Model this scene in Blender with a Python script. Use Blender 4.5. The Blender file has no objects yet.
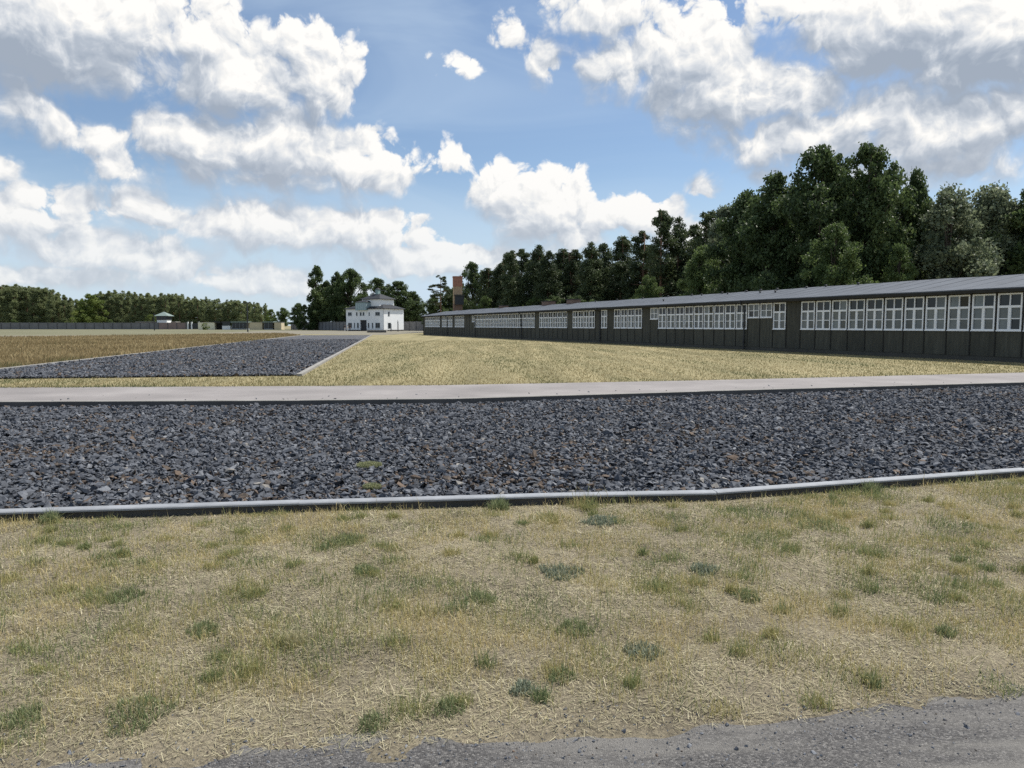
import bpy, bmesh, math, random
import numpy as np
from mathutils import Vector, Matrix

# ------------------------------------------------------------------ camera, world, sun, exposure
scene = bpy.context.scene
COL = scene.collection
R = math.radians
W, H, F = 1024, 768, 740.0
EYE = 1.6
HORIZON = 325.5
PITCH = math.atan((384 - HORIZON) / F)
SUN_AZ, SUN_EL = R(60), R(57)          # azimuth measured from +Y towards +X

cam_data = bpy.data.cameras.new('camera')
cam_data.sensor_width = 36.0
cam_data.lens = F / W * 36.0
cam_data.clip_start = 0.05
cam_data.clip_end = 6000
cam = bpy.data.objects.new('camera', cam_data)
cam.location = (0, 0, EYE)
cam.rotation_euler = (R(90) - PITCH, 0, 0)
COL.objects.link(cam)
scene.camera = cam

vs = scene.view_settings
vs.view_transform = 'Standard'
vs.look = 'None'
vs.exposure = 0.32
vs.gamma = 1.0
vs.use_curve_mapping = False
scene.render.engine = 'CYCLES'
scene.cycles.use_denoising = False
scene.cycles.max_bounces = 6
scene.cycles.diffuse_bounces = 3
scene.cycles.glossy_bounces = 2
scene.cycles.transmission_bounces = 3
scene.cycles.transparent_max_bounces = 4
scene.cycles.sample_clamp_indirect = 4.0

sun_data = bpy.data.lights.new('sun', 'SUN')
sun_data.energy = 4.7
sun_data.angle = R(0.53)
sun_data.color = (1.0, 0.955, 0.88)
sun = bpy.data.objects.new('sun', sun_data)
sdir = Vector((math.sin(SUN_AZ) * math.cos(SUN_EL), math.cos(SUN_AZ) * math.cos(SUN_EL), math.sin(SUN_EL)))
sun.rotation_euler = sdir.to_track_quat('Z', 'Y').to_euler()
sun.location = (60, 80, 120)
COL.objects.link(sun)

SKY_STRENGTH = 0.093
world = bpy.data.worlds.new('World')
scene.world = world
world.use_nodes = True
world.cycles.sampling_method = 'MANUAL'
world.cycles.sample_map_resolution = 512


def ray(px, py):
    c, s = math.cos(PITCH), math.sin(PITCH)
    x, yc = (px - W / 2) / F, -(py - H / 2) / F
    return Vector((x, c + yc * s, -s + yc * c))


def at(px, py, z=0.0):
    """world point on the level z that the photograph shows at this pixel"""
    r = ray(px, py)
    t = (z - EYE) / r.z
    return Vector((r.x * t, r.y * t, z))


def col_at(px, d):
    return (px - W / 2) / F * d


def z_at(py, d):
    return EYE + (HORIZON - py) / F * d


class NT:
    """small node-tree helper"""
    def __init__(self, tree):
        self.t = tree

    def n(self, kind, **kw):
        nd = self.t.nodes.new(kind)
        for k, v in kw.items():
            setattr(nd, k, v)
        return nd

    def put(self, sock, v):
        if v is None:
            return
        if isinstance(v, bpy.types.NodeSocket):
            self.t.links.new(v, sock)
        else:
            sock.default_value = v

    def math(self, op, a, b=None, c=None, clamp=False):
        nd = self.n('ShaderNodeMath', operation=op, use_clamp=clamp)
        for i, v in enumerate((a, b, c)):
            self.put(nd.inputs[i], v)
        return nd.outputs[0]

    def vec(self, op, a, b=None, c=None, out=0):
        nd = self.n('ShaderNodeVectorMath', operation=op)
        for i, v in enumerate((a, b, c)):
            self.put(nd.inputs[i], v)
        return nd.outputs[out]

    def noise(self, vec, scale, detail=4, rough=0.5, dims='3D', out=0, lac=2.0, dist=0.0):
        nd = self.n('ShaderNodeTexNoise', noise_dimensions=dims)
        self.put(nd.inputs['Vector'], vec)
        nd.inputs['Scale'].default_value = scale
        nd.inputs['Detail'].default_value = detail
        nd.inputs['Roughness'].default_value = rough
        nd.inputs['Lacunarity'].default_value = lac
        nd.inputs['Distortion'].default_value = dist
        return nd.outputs[out]

    def ramp(self, fac, stops, interp='LINEAR'):
        nd = self.n('ShaderNodeValToRGB')
        cr = nd.color_ramp
        cr.interpolation = interp
        while len(cr.elements) < len(stops):
            cr.elements.new(0.5)
        for e, (p, c) in zip(cr.elements, stops):
            e.position = p
            e.color = (c[0], c[1], c[2], 1) if not isinstance(c, (int, float)) else (c, c, c, 1)
        self.put(nd.inputs[0], fac)
        return nd.outputs[0]

    def mix(self, fac, a, b, blend='MIX'):
        nd = self.n('ShaderNodeMix', data_type='RGBA', blend_type=blend)
        nd.clamp_factor = True
        self.put(nd.inputs[0], fac)
        for s, v in ((nd.inputs[6], a), (nd.inputs[7], b)):
            if isinstance(v, tuple) and len(v) == 3:
                v = (*v, 1)
            self.put(s, v)
        return nd.outputs[2]

    def mapr(self, v, a, b, c=0.0, d=1.0, smooth=True):
        nd = self.n('ShaderNodeMapRange')
        nd.interpolation_type = 'SMOOTHSTEP' if smooth else 'LINEAR'
        self.put(nd.inputs[0], v)
        for i, q in zip((1, 2, 3, 4), (a, b, c, d)):
            self.put(nd.inputs[i], q)
        return nd.outputs[0]


# ---- clouds: soft cumulus standing in the sky, (centre x, centre y, half width, half height) as seen
UNIT = 50.0 / F
CLOUDS = [
    (40, 22, 112, 58, 1.25), (118, 22, 54, 44, 1.15), (80, 62, 80, 26, 1.1),
    (205, 42, 46, 38, 1.1), (232, 80, 78, 40, 1.15), (302, 46, 32, 26, 1.1), (316, 82, 44, 44, 1.15), (262, 104, 56, 14, .8),
    (24, 98, 42, 28), (52, 118, 26, 26), (0, 165, 14, 14),
    (95, 140, 22, 18, 1.1), (125, 166, 36, 18, 1.1),
    (205, 146, 66, 40, 1.25), (285, 150, 80, 46, 1.25), (352, 170, 54, 32, 1.2), (260, 180, 100, 14, 0.8),
    (138, 208, 40, 25, 1.3), (62, 206, 46, 20), 
    (262, 226, 80, 31, 1.15), (348, 230, 76, 31, 1.15), (395, 240, 44, 16), (215, 222, 40, 20),
    (20, 222, 60, 28), (100, 250, 100, 24), (160, 262, 64, 24), (255, 276, 64, 18, 1.3), (60, 276, 110, 14, 1.2), (410, 264, 86, 20, 1.2), (330, 292, 80, 12, 1.2),
    (505, 192, 42, 28, 1.1), (538, 212, 64, 46, 1.2), (566, 236, 60, 22, 1.1), (490, 258, 70, 16, 1.2),
    (640, 218, 62, 26, 1.2), (600, 214, 26, 16, 1.1), (690, 240, 60, 16),
    (545, 60, 18, 22), (600, 12, 54, 26, .8), (612, 66, 44, 36), (690, 62, 70, 50, 1.05), (720, 96, 82, 46, 1.05), (800, 90, 50, 38),
    (800, 138, 104, 28), (880, 112, 64, 34), (955, 128, 96, 44), (1018, 106, 60, 34), (930, 165, 110, 22, .8),
    (905, 26, 112, 54, 1.25), (1000, 40, 92, 58, 1.35), (815, 8, 56, 24),
    (447, 162, 22, 13, 1.4), (463, 64, 18, 10, 1.3), (703, 185, 14, 14, 1.3), (514, 36, 9, 11), (770, 170, 20, 10),
]


def to_sky(px, py):
    r = ray(px, py).normalized()
    return math.atan2(r.x, r.y) / UNIT, math.asin(r.z) / UNIT


def build_sky():
    # group 1: the big body of the clouds at a place in the sky
    g = bpy.data.node_groups.new('cloud_body', 'ShaderNodeTree')
    g.interface.new_socket('q', in_out='INPUT', socket_type='NodeSocketVector')
    g.interface.new_socket('far', in_out='INPUT', socket_type='NodeSocketFloat')
    g.interface.new_socket('body', in_out='OUTPUT', socket_type='NodeSocketFloat')
    k = NT(g)
    gi, go = k.n('NodeGroupInput'), k.n('NodeGroupOutput')
    qw = gi.outputs[0]
    acc = None
    for c_ in CLOUDS:
        cx, cy, rx, ry = c_[:4]
        a, e = to_sky(cx, cy)
        ux, uy = rx * 0.90 / 50.0, ry * 0.92 / 50.0
        s = (0.72 * math.sqrt(ux * uy) + 0.06) * (c_[4] if len(c_) > 4 else 1.0)
        v = k.vec('MULTIPLY_ADD', qw, (1 / ux, 1 / uy, 0), (-a / ux, -e / uy, 0))
        ln = k.vec('LENGTH', v, out=1)
        f = k.math('MULTIPLY_ADD', ln, -s, s)
        acc = f if acc is None else k.math('SMOOTH_MAX', acc, f, 0.10)
    acc = k.math('MAXIMUM', acc, gi.outputs[1])
    k.put(go.inputs[0], acc)
    # group 2: the heaped puffs on it
    g2 = bpy.data.node_groups.new('cloud_puffs', 'ShaderNodeTree')
    g2.interface.new_socket('q', in_out='INPUT', socket_type='NodeSocketVector')
    g2.interface.new_socket('puff', in_out='OUTPUT', socket_type='NodeSocketFloat')
    k = NT(g2)
    gi, go = k.n('NodeGroupInput'), k.n('NodeGroupOutput')
    wob = k.noise(gi.outputs[0], 3.1, 3, 0.55, '2D', out=1)
    pq = k.vec('MULTIPLY_ADD', wob, (0.13, 0.13, 0.0), gi.outputs[0])
    vor = k.n('ShaderNodeTexVoronoi', voronoi_dimensions='2D', feature='F1', normalize=True)
    k.put(vor.inputs['Vector'], pq)
    vor.inputs['Scale'].default_value = 2.1
    vor.inputs['Detail'].default_value = 3.0
    vor.inputs['Roughness'].default_value = 0.46
    vor.inputs['Lacunarity'].default_value = 2.4
    puff = k.math('MULTIPLY_ADD', k.math('POWER', vor.outputs['Distance'], 1.6), -1.7, 0.40)
    fb = k.noise(gi.outputs[0], 1.5, 7, 0.47, '2D')
    fb = k.math('MULTIPLY_ADD', fb, 0.75, -0.40)
    k.put(go.inputs[0], k.math('ADD', puff, fb))

    k = NT(world.node_tree)
    k.t.nodes.clear()
    out = k.n('ShaderNodeOutputWorld')
    tc = k.n('ShaderNodeTexCoord')
    dirv = k.vec('NORMALIZE', tc.outputs['Generated'])
    sep = k.n('ShaderNodeSeparateXYZ')
    k.put(sep.inputs[0], dirv)
    az = k.math('ARCTAN2', sep.outputs[0], sep.outputs[1])
    el = k.math('ARCSINE', sep.outputs[2])
    cmb = k.n('ShaderNodeCombineXYZ')
    k.put(cmb.inputs[0], k.math('DIVIDE', az, UNIT))
    k.put(cmb.inputs[1], k.math('DIVIDE', el, UNIT))
    q = cmb.outputs[0]
    wn = k.noise(q, 0.8, 2, 0.5, '2D', out=1)
    qw = k.vec('MULTIPLY_ADD', wn, (0.6, 0.4, 0.0), q)
    qw = k.vec('ADD', qw, (-0.30, -0.20, 0.0))
    # the same kind of broken cumulus goes on all round the sky
    m = k.math('MAXIMUM', k.mapr(k.math('ABSOLUTE', az), 0.68, 0.82), k.mapr(el, 0.47, 0.58))
    gn = k.noise(dirv, 3.2, 3, 0.5)
    gn = k.math('MULTIPLY_ADD', gn, 5.0, -2.75)
    far = k.math('MULTIPLY_ADD', m, k.math('ADD', gn, 3.0), -3.0)

    def grp(tree_, *ins):
        nd = k.n('ShaderNodeGroup')
        nd.node_tree = tree_
        for i, v in enumerate(ins):
            k.put(nd.inputs[i], v)
        return nd.outputs[0]
    b0 = grp(g, qw, far)
    b1 = grp(g, k.vec('ADD', qw, (0.18, 0.50, 0)), far)      # towards the sun: up and to the right
    p0 = grp(g2, qw)
    p1 = grp(g2, k.vec('ADD', qw, (0.07, 0.15, 0)))
    # undersides are smooth and thin out softly, tops are crisp heaps
    top = k.mapr(k.math('SUBTRACT', b0, b1), -0.3, 0.3, 0.0, 1.0)
    amp = k.math('MULTIPLY_ADD', top, 0.35, 0.65)
    d0 = k.math('MULTIPLY_ADD', p0, amp, b0)
    soft = k.mapr(top, 0, 1, 0.55, 0.16)
    alpha = k.mapr(d0, -0.08, soft)
    lit = k.math('MULTIPLY_ADD', k.math('SUBTRACT', b0, b1), 1.10, 0.57)
    lit = k.math('MULTIPLY_ADD', k.math('SUBTRACT', p0, p1), 1.10, lit)
    lit = k.math('MULTIPLY_ADD', k.mapr(d0, 0.3, 1.7), -0.44, lit)
    lit = k.math('MULTIPLY_ADD', k.mapr(d0, 0.0, 0.3), -0.06, lit)
    lit = k.math('MINIMUM', k.math('MAXIMUM', lit, 0.0), 1.0)
    ccol = k.ramp(lit, [(0.0, (0.37, 0.43, 0.52)), (0.35, (0.49, 0.545, 0.625)), (0.66, (0.74, 0.77, 0.81)), (0.92, (0.97, 0.96, 0.935)), (1.0, (1.03, 1.015, 0.985))])
    hz = k.mapr(el, 0.02, 0.26, 0.40, 0.0)
    ccol = k.mix(hz, ccol, (0.80, 0.825, 0.85))
    alpha = k.math('MULTIPLY', alpha, k.mapr(el, 0.0, 0.16, 0.75, 1.0))
    # thin high veil
    veil_q = k.vec('MULTIPLY', q, (0.16, 0.5, 0))
    veil = k.noise(veil_q, 1.0, 5, 0.55, '2D', dist=0.6)
    veil = k.mapr(veil, 0.36, 0.82, 0.06, 0.45)
    low = k.mapr(el, 0.0, 0.20, 0.72, 0.0, smooth=False)
    veil = k.math('ADD', veil, low, clamp=True)
    sky = k.n('ShaderNodeTexSky')
    sky.sky_type = 'NISHITA'
    sky.sun_disc = False
    sky.sun_elevation = SUN_EL
    sky.sun_rotation = SUN_AZ
    sky.air_density = 1.0
    sky.dust_density = 0.4
    sky.ozone_density = 3.2
    bg = k.n('ShaderNodeBackground')
    k.put(bg.inputs[0], sky.outputs[0])
    bg.inputs[1].default_value = SKY_STRENGTH
    bv = k.n('ShaderNodeBackground')
    bv.inputs[0].default_value = (0.58, 0.71, 0.85, 1)
    bv.inputs[1].default_value = 0.84
    bc = k.n('ShaderNodeBackground')
    k.put(bc.inputs[0], ccol)
    bc.inputs[1].default_value = 0.79
    m1 = k.n('ShaderNodeMixShader')
    k.put(m1.inputs[0], veil)
    k.put(m1.inputs[1], bg.outputs[0])
    k.put(m1.inputs[2], bv.outputs[0])
    m2 = k.n('ShaderNodeMixShader')
    k.put(m2.inputs[0], alpha)
    k.put(m2.inputs[1], m1.outputs[0])
    k.put(m2.inputs[2], bc.outputs[0])
    k.put(out.inputs[0], m2.outputs[0])


build_sky()

# ------------------------------------------------------------------ helpers
rng = np.random.default_rng(7)
random.seed(7)


def tag(o, label=None, cat=None, group=None, kind=None):
    if label:
        o['label'] = label
    if cat:
        o['category'] = cat
    if group:
        o['group'] = group
    if kind:
        o['kind'] = kind
    return o


def obj(name, me, parent=None, loc=None, rot=None, scale=None):
    o = bpy.data.objects.new(name, me)
    COL.objects.link(o)
    if parent:
        o.parent = parent
    if loc is not None:
        o.location = loc
    if rot is not None:
        o.rotation_euler = rot
    if scale is not None:
        o.scale = scale
    return o


def empty(name, loc=(0, 0, 0), rz=0.0):
    o = obj(name, None, None, loc, (0, 0, rz))
    o.empty_display_size = 0.3
    return o


def mesh_np(name, v, f, mat, attrs=None, smooth=False):
    """v (n,3) array, f (m,k) array of same-sized faces"""
    me = bpy.data.meshes.new(name)
    v = np.asarray(v, dtype=np.float32)
    f = np.asarray(f, dtype=np.int32)
    m, kk = f.shape
    me.vertices.add(len(v))
    me.vertices.foreach_set('co', v.ravel())
    me.loops.add(m * kk)
    me.loops.foreach_set('vertex_index', f.ravel())
    me.polygons.add(m)
    me.polygons.foreach_set('loop_start', np.arange(0, m * kk, kk, dtype=np.int32))
    me.polygons.foreach_set('loop_total', np.full(m, kk, dtype=np.int32))
    me.polygons.foreach_set('use_smooth', np.full(m, bool(smooth)))
    if attrs:
        for an, arr in attrs.items():
            a = me.attributes.new(an, 'FLOAT', 'POINT')
            a.data.foreach_set('value', np.asarray(arr, dtype=np.float32))
    me.update(calc_edges=True)
    if mat:
        me.materials.append(mat)
    return me


class MB:
    """collects simple shapes into one mesh"""
    def __init__(self):
        self.v, self.f, self.mi = [], [], []

    def add(self, vs_, fs_, mi=0):
        b = len(self.v)
        self.v += [tuple(p) for p in vs_]
        self.f += [tuple(b + i for i in f) for f in fs_]
        self.mi += [mi] * len(fs_)
        return self

    def box(self, x0, x1, y0, y1, z0, z1, mi=0):
        return self.add([(x0, y0, z0), (x1, y0, z0), (x1, y1, z0), (x0, y1, z0),
                         (x0, y0, z1), (x1, y0, z1), (x1, y1, z1), (x0, y1, z1)],
                        [(0, 3, 2, 1), (4, 5, 6, 7), (0, 1, 5, 4), (1, 2, 6, 5), (2, 3, 7, 6), (3, 0, 4, 7)], mi)

    def hip(self, x0, x1, y0, y1, z0, z1, over=0.0, ridge=0.0, thick=0.12, mi=0):
        """hipped roof over a rectangle; ridge = length of the ridge along the longer side"""
        x0 -= over; x1 += over; y0 -= over; y1 += over
        cx, cy = (x0 + x1) / 2, (y0 + y1) / 2
        if x1 - x0 >= y1 - y0:
            ra, rb = (cx - ridge / 2 - 0.01, cy, z1), (cx + ridge / 2 + 0.01, cy, z1)
        else:
            ra, rb = (cx, cy - ridge / 2 - 0.01, z1), (cx, cy + ridge / 2 + 0.01, z1)
        b = [(x0, y0, z0), (x1, y0, z0), (x1, y1, z0), (x0, y1, z0)]
        t = [(x0, y0, z0 + thick), (x1, y0, z0 + thick), (x1, y1, z0 + thick), (x0, y1, z0 + thick)]
        vv = b + t + [ra, rb]
        ff = [(3, 2, 1, 0), (0, 1, 5, 4), (1, 2, 6, 5), (2, 3, 7, 6), (3, 0, 4, 7)]
        if x1 - x0 >= y1 - y0:
            ff += [(4, 5, 9, 8), (5, 6, 9), (6, 7, 8, 9), (7, 4, 8)]
        else:
            ff += [(4, 5, 8), (5, 6, 9, 8), (6, 7, 9), (7, 4, 8, 9)]
        return self.add(vv, ff, mi)

    def tube(self, pts, radii, n=6, mi=0, cap=True):
        pts = [Vector(p) for p in pts]
        rings = []
        for i, p in enumerate(pts):
            d = (pts[min(i + 1, len(pts) - 1)] - pts[max(i - 1, 0)]).normalized()
            a = d.orthogonal().normalized() if abs(d.z) < 0.99 else Vector((1, 0, 0))
            b = d.cross(a).normalized()
            rings.append([p + (a * math.cos(2 * math.pi * j / n) + b * math.sin(2 * math.pi * j / n)) * radii[i] for j in range(n)])
        vv = [q for r_ in rings for q in r_]
        ff = []
        for i in range(len(pts) - 1):
            for j in range(n):
                ff.append((i * n + j, i * n + (j + 1) % n, (i + 1) * n + (j + 1) % n, (i + 1) * n + j))
        if cap:
            ff.append(tuple(range(n))[::-1])
            ff.append(tuple((len(pts) - 1) * n + j for j in range(n)))
        return self.add(vv, ff, mi)

    def mesh(self, name, *mats, smooth=False):
        me = bpy.data.meshes.new(name)
        me.from_pydata(self.v, [], self.f)
        for m in mats:
            me.materials.append(m)
        if len(mats) > 1:
            me.polygons.foreach_set('material_index', np.array(self.mi, dtype=np.int32))
        if smooth:
            me.polygons.foreach_set('use_smooth', np.ones(len(self.f), dtype=bool))
        me.update()
        return me


def vnoise(x, y, seed=0):
    """smooth value noise in 0..1"""
    x = np.asarray(x, dtype=np.float64); y = np.asarray(y, dtype=np.float64)
    xi, yi = np.floor(x).astype(np.int64), np.floor(y).astype(np.int64)
    fx, fy = x - xi, y - yi
    fx, fy = fx * fx * (3 - 2 * fx), fy * fy * (3 - 2 * fy)

    def h(a, b):
        n = (a * 374761393 + b * 668265263 + seed * 1442695041) & 0xFFFFFFFF
        n = ((n ^ (n >> 13)) * 1274126177) & 0xFFFFFFFF
        return ((n ^ (n >> 16)) & 0xFFFF) / 65535.0
    return (h(xi, yi) * (1 - fx) + h(xi + 1, yi) * fx) * (1 - fy) + (h(xi, yi + 1) * (1 - fx) + h(xi + 1, yi + 1) * fx) * fy


def fbm(x, y, seed=0, oct=4):
    s, a, t = 0, 0.5, 0
    for i in range(oct):
        s = s + a * vnoise(x * 2 ** i, y * 2 ** i, seed + i * 17)
        t += a
        a *= 0.5
    return s / t


def poly_sheet(name, pts, z, mat, kind='structure', label=None):
    mb = MB()
    mb.add([(p[0], p[1], z) for p in pts], [tuple(range(len(pts)))])
    o = obj(name, mb.mesh(name, mat))
    # make it face up
    if o.data.polygons[0].normal.z < 0:
        o.data.flip_normals()
    tag(o, label, None, None, kind)
    return o


def inside(pts, x, y):
    """points in polygon, vectorised"""
    x = np.asarray(x); y = np.asarray(y)
    r = np.zeros(x.shape, bool)
    n = len(pts)
    for i in range(n):
        x1, y1 = pts[i][0], pts[i][1]
        x2, y2 = pts[(i + 1) % n][0], pts[(i + 1) % n][1]
        c = ((y1 > y) != (y2 > y)) & (x < (x2 - x1) * (y - y1) / ((y2 - y1) if y2 != y1 else 1e-9) + x1)
        r ^= c
    return r


# ------------------------------------------------------------------ materials
def new_mat(name):
    m = bpy.data.materials.new(name)
    m.use_nodes = True
    k = NT(m.node_tree)
    b = m.node_tree.nodes['Principled BSDF']
    return m, k, b


def bump(k, b, height, strength=0.4, dist=0.02):
    nd = k.n('ShaderNodeBump')
    nd.inputs['Strength'].default_value = strength
    nd.inputs['Distance'].default_value = dist
    k.put(nd.inputs['Height'], height)
    k.put(b.inputs['Normal'], nd.outputs[0])


def world_pos(k):
    return k.n('ShaderNodeNewGeometry').outputs['Position']


def plain(name, color, rough=0.7, metal=0.0, var=0.12, scale=3.0, spec=0.3, bumpy=0.0, obj_var=0.0):
    m, k, b = new_mat(name)
    p = world_pos(k)
    n = k.noise(p, scale, 5, 0.6)
    f = k.mapr(n, 0.25, 0.75, 1 - var, 1 + var, smooth=False)
    c = k.mix(1.0, color, (1, 1, 1), 'MULTIPLY')
    if obj_var:
        oi = k.n('ShaderNodeObjectInfo')
        f = k.math('MULTIPLY', f, k.mapr(oi.outputs['Random'], 0, 1, 1 - obj_var, 1 + obj_var, smooth=False))
    v = k.vec('SCALE', c)
    k.put(v.node.inputs['Scale'], f)
    k.put(b.inputs['Base Color'], v)
    b.inputs['Roughness'].default_value = rough
    b.inputs['Metallic'].default_value = metal
    b.inputs['Specular IOR Level'].default_value = spec
    if bumpy:
        bump(k, b, k.noise(p, scale * 8, 4, 0.6), bumpy, 0.01)
    return m


def ground_mat(name, stops, scale_big, scale_small, bump_s=0.5, bump_d=0.03, rough=0.95, streak=None, mixw=0.5):
    m, k, b = new_mat(name)
    p = world_pos(k)
    pv = k.vec('MULTIPLY', p, streak) if streak else p
    n1 = k.noise(pv, scale_big, 5, 0.62)
    n2 = k.noise(p, scale_small, 6, 0.7)
    s = k.math('ADD', k.math('MULTIPLY', n1, 1 - mixw), k.math('MULTIPLY', n2, mixw))
    c = k.ramp(s, stops)
    k.put(b.inputs['Base Color'], c)
    b.inputs['Roughness'].default_value = rough
    b.inputs['Specular IOR Level'].default_value = 0.15
    bump(k, b, n2, bump_s, bump_d)
    return m


def blade_mat(name, stops, trans=0.3):
    m, k, b = new_mat(name)
    a = k.n('ShaderNodeAttribute', attribute_name='hue')
    c = k.ramp(a.outputs['Fac'], stops)
    k.put(b.inputs['Base Color'], c)
    b.inputs['Roughness'].default_value = 0.75
    b.inputs['Specular IOR Level'].default_value = 0.15
    tr = k.n('ShaderNodeBsdfTranslucent')
    k.put(tr.inputs['Color'], c)
    mx = k.n('ShaderNodeMixShader')
    mx.inputs[0].default_value = trans
    k.put(mx.inputs[1], b.outputs[0])
    k.put(mx.inputs[2], tr.outputs[0])
    k.put(k.t.nodes['Material Output'].inputs[0], mx.outputs[0])
    return m


M = {}
M['ground'] = ground_mat('dry_ground', [(0.3, (0.16, 0.135, 0.075)), (0.5, (0.24, 0.21, 0.12)), (0.7, (0.31, 0.27, 0.16))], 0.05, 1.2)
M['lawn'] = ground_mat('dry_lawn', [(0.28, (0.12, 0.115, 0.06)), (0.45, (0.22, 0.195, 0.105)), (0.58, (0.31, 0.268, 0.15)), (0.75, (0.42, 0.365, 0.215))],
                       0.9, 5.0, 0.8, 0.05, streak=(1.0, 0.07, 1.0), mixw=0.40)
M['verge_soil'] = ground_mat('verge_soil', [(0.3, (0.07, 0.062, 0.05)), (0.45, (0.18, 0.155, 0.11)), (0.58, (0.32, 0.275, 0.19)), (0.75, (0.47, 0.41, 0.28))], 1.3, 60.0, 1.0, 0.02, mixw=0.62)
M['field'] = ground_mat('brown_field', [(0.3, (0.15, 0.115, 0.055)), (0.5, (0.20, 0.155, 0.075)), (0.72, (0.27, 0.215, 0.11))], 0.09, 2.0, 0.8, 0.06,
                        streak=(0.5, 1.6, 1.0))
M['far_grass'] = ground_mat('far_grass', [(0.3, (0.115, 0.115, 0.07)), (0.5, (0.165, 0.16, 0.10)), (0.7, (0.215, 0.205, 0.135))], 0.05, 0.9)
M['pale_path'] = ground_mat('pale_sand_path', [(0.3, (0.165, 0.152, 0.115)), (0.7, (0.25, 0.23, 0.18))], 0.4, 8.0, 0.3)


def path_mat():
    m, k, b = new_mat('path_asphalt_pink')
    p = world_pos(k)
    n1 = k.noise(p, 0.5, 5, 0.6)
    n2 = k.noise(p, 60, 3, 0.6)
    c = k.ramp(k.math('ADD', k.math('MULTIPLY', n1, 0.6), k.math('MULTIPLY', n2, 0.4)),
               [(0.3, (0.155, 0.143, 0.137)), (0.5, (0.232, 0.213, 0.204)), (0.7, (0.32, 0.298, 0.285))])
    k.put(b.inputs['Base Color'], c)
    b.inputs['Roughness'].default_value = 0.9
    bump(k, b, n2, 0.4, 0.006)
    return m


M['path'] = path_mat()


def asphalt_mat():
    m, k, b = new_mat('asphalt')
    p = world_pos(k)
    n2 = k.noise(p, 130, 3, 0.75)
    n1 = k.noise(k.vec('MULTIPLY', p, (0.45, 2.6, 1)), 1.3, 5, 0.6)
    vo = k.n('ShaderNodeTexVoronoi', feature='F1')
    k.put(vo.inputs['Vector'], p)
    vo.inputs['Scale'].default_value = 150
    grit = k.n('ShaderNodeSeparateColor')
    k.put(grit.inputs[0], vo.outputs['Color'])
    base = k.ramp(grit.outputs[0], [(0.0, (0.04, 0.038, 0.037)), (0.55, (0.086, 0.082, 0.079)), (0.85, (0.14, 0.133, 0.125)), (1.0, (0.21, 0.2, 0.185))])
    dust = k.mapr(n1, 0.42, 0.62, 0.0, 0.75)
    c = k.mix(dust, base, (0.185, 0.175, 0.158))
    ck = k.n('ShaderNodeTexVoronoi', feature='DISTANCE_TO_EDGE')
    k.put(ck.inputs['Vector'], k.vec('MULTIPLY_ADD', k.noise(p, 4.0, 3, 0.6, out=1), (0.25, 0.25, 0), p))
    ck.inputs['Scale'].default_value = 1.1
    c = k.mix(k.mapr(ck.outputs['Distance'], 0.0, 0.006, 0.35, 0.0), c, (0.025, 0.024, 0.022))
    k.put(b.inputs['Base Color'], c)
    b.inputs['Roughness'].default_value = 0.88
    h = k.math('ADD', k.math('MULTIPLY', vo.outputs['Distance'], -1.0), n2)
    bump(k, b, h, 0.8, 0.006)
    return m


M['asphalt'] = asphalt_mat()

M['blade'] = blade_mat('grass_blade', [(0.0, (0.60, 0.50, 0.27)), (0.3, (0.50, 0.42, 0.20)), (0.5, (0.36, 0.34, 0.14)), (0.75, (0.25, 0.28, 0.125)), (1.0, (0.16, 0.21, 0.10))])
M['thatch'] = blade_mat('dead_straw', [(0.0, (0.165, 0.148, 0.098)), (0.5, (0.40, 0.36, 0.225)), (1.0, (0.66, 0.60, 0.41))], 0.15)
M['tuft'] = blade_mat('green_tuft', [(0.0, (0.16, 0.20, 0.095)), (0.5, (0.245, 0.28, 0.135)), (0.8, (0.33, 0.33, 0.19)), (1.0, (0.50, 0.44, 0.27))])
M['silver_weed'] = blade_mat('silver_weed', [(0.0, (0.17, 0.20, 0.14)), (0.5, (0.27, 0.30, 0.215)), (1.0, (0.40, 0.42, 0.31))])
M['lawn_blade'] = blade_mat('lawn_blade', [(0.0, (0.48, 0.405, 0.24)), (0.35, (0.35, 0.29, 0.155)), (0.65, (0.245, 0.225, 0.11)), (1.0, (0.14, 0.16, 0.075))])
M['field_blade'] = blade_mat('field_blade', [(0.0, (0.40, 0.335, 0.19)), (0.35, (0.295, 0.225, 0.12)), (0.65, (0.22, 0.175, 0.09)), (1.0, (0.16, 0.17, 0.08))])


def stone_mat():
    m, k, b = new_mat('slag_stone')
    a = k.n('ShaderNodeAttribute', attribute_name='hue')
    c = k.ramp(a.outputs['Fac'], [(0.0, (0.042, 0.045, 0.052)), (0.45, (0.082, 0.089, 0.103)), (0.72, (0.138, 0.147, 0.164)), (0.86, (0.21, 0.219, 0.233)),
                                  (0.90, (0.080, 0.066, 0.055)), (0.965, (0.135, 0.098, 0.072)), (0.98, (0.20, 0.19, 0.175)), (1.0, (0.32, 0.30, 0.27))])
    p = world_pos(k)
    n = k.noise(p, 45, 4, 0.65)
    f = k.mapr(n, 0.3, 0.7, 0.7, 1.25, smooth=False)
    v = k.vec('SCALE', c)
    k.put(v.node.inputs['Scale'], f)
    k.put(b.inputs['Base Color'], v)
    b.inputs['Roughness'].default_value = 0.8
    b.inputs['Specular IOR Level'].default_value = 0.25
    bump(k, b, n, 0.3, 0.006)
    return m


M['stone'] = stone_mat()


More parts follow.
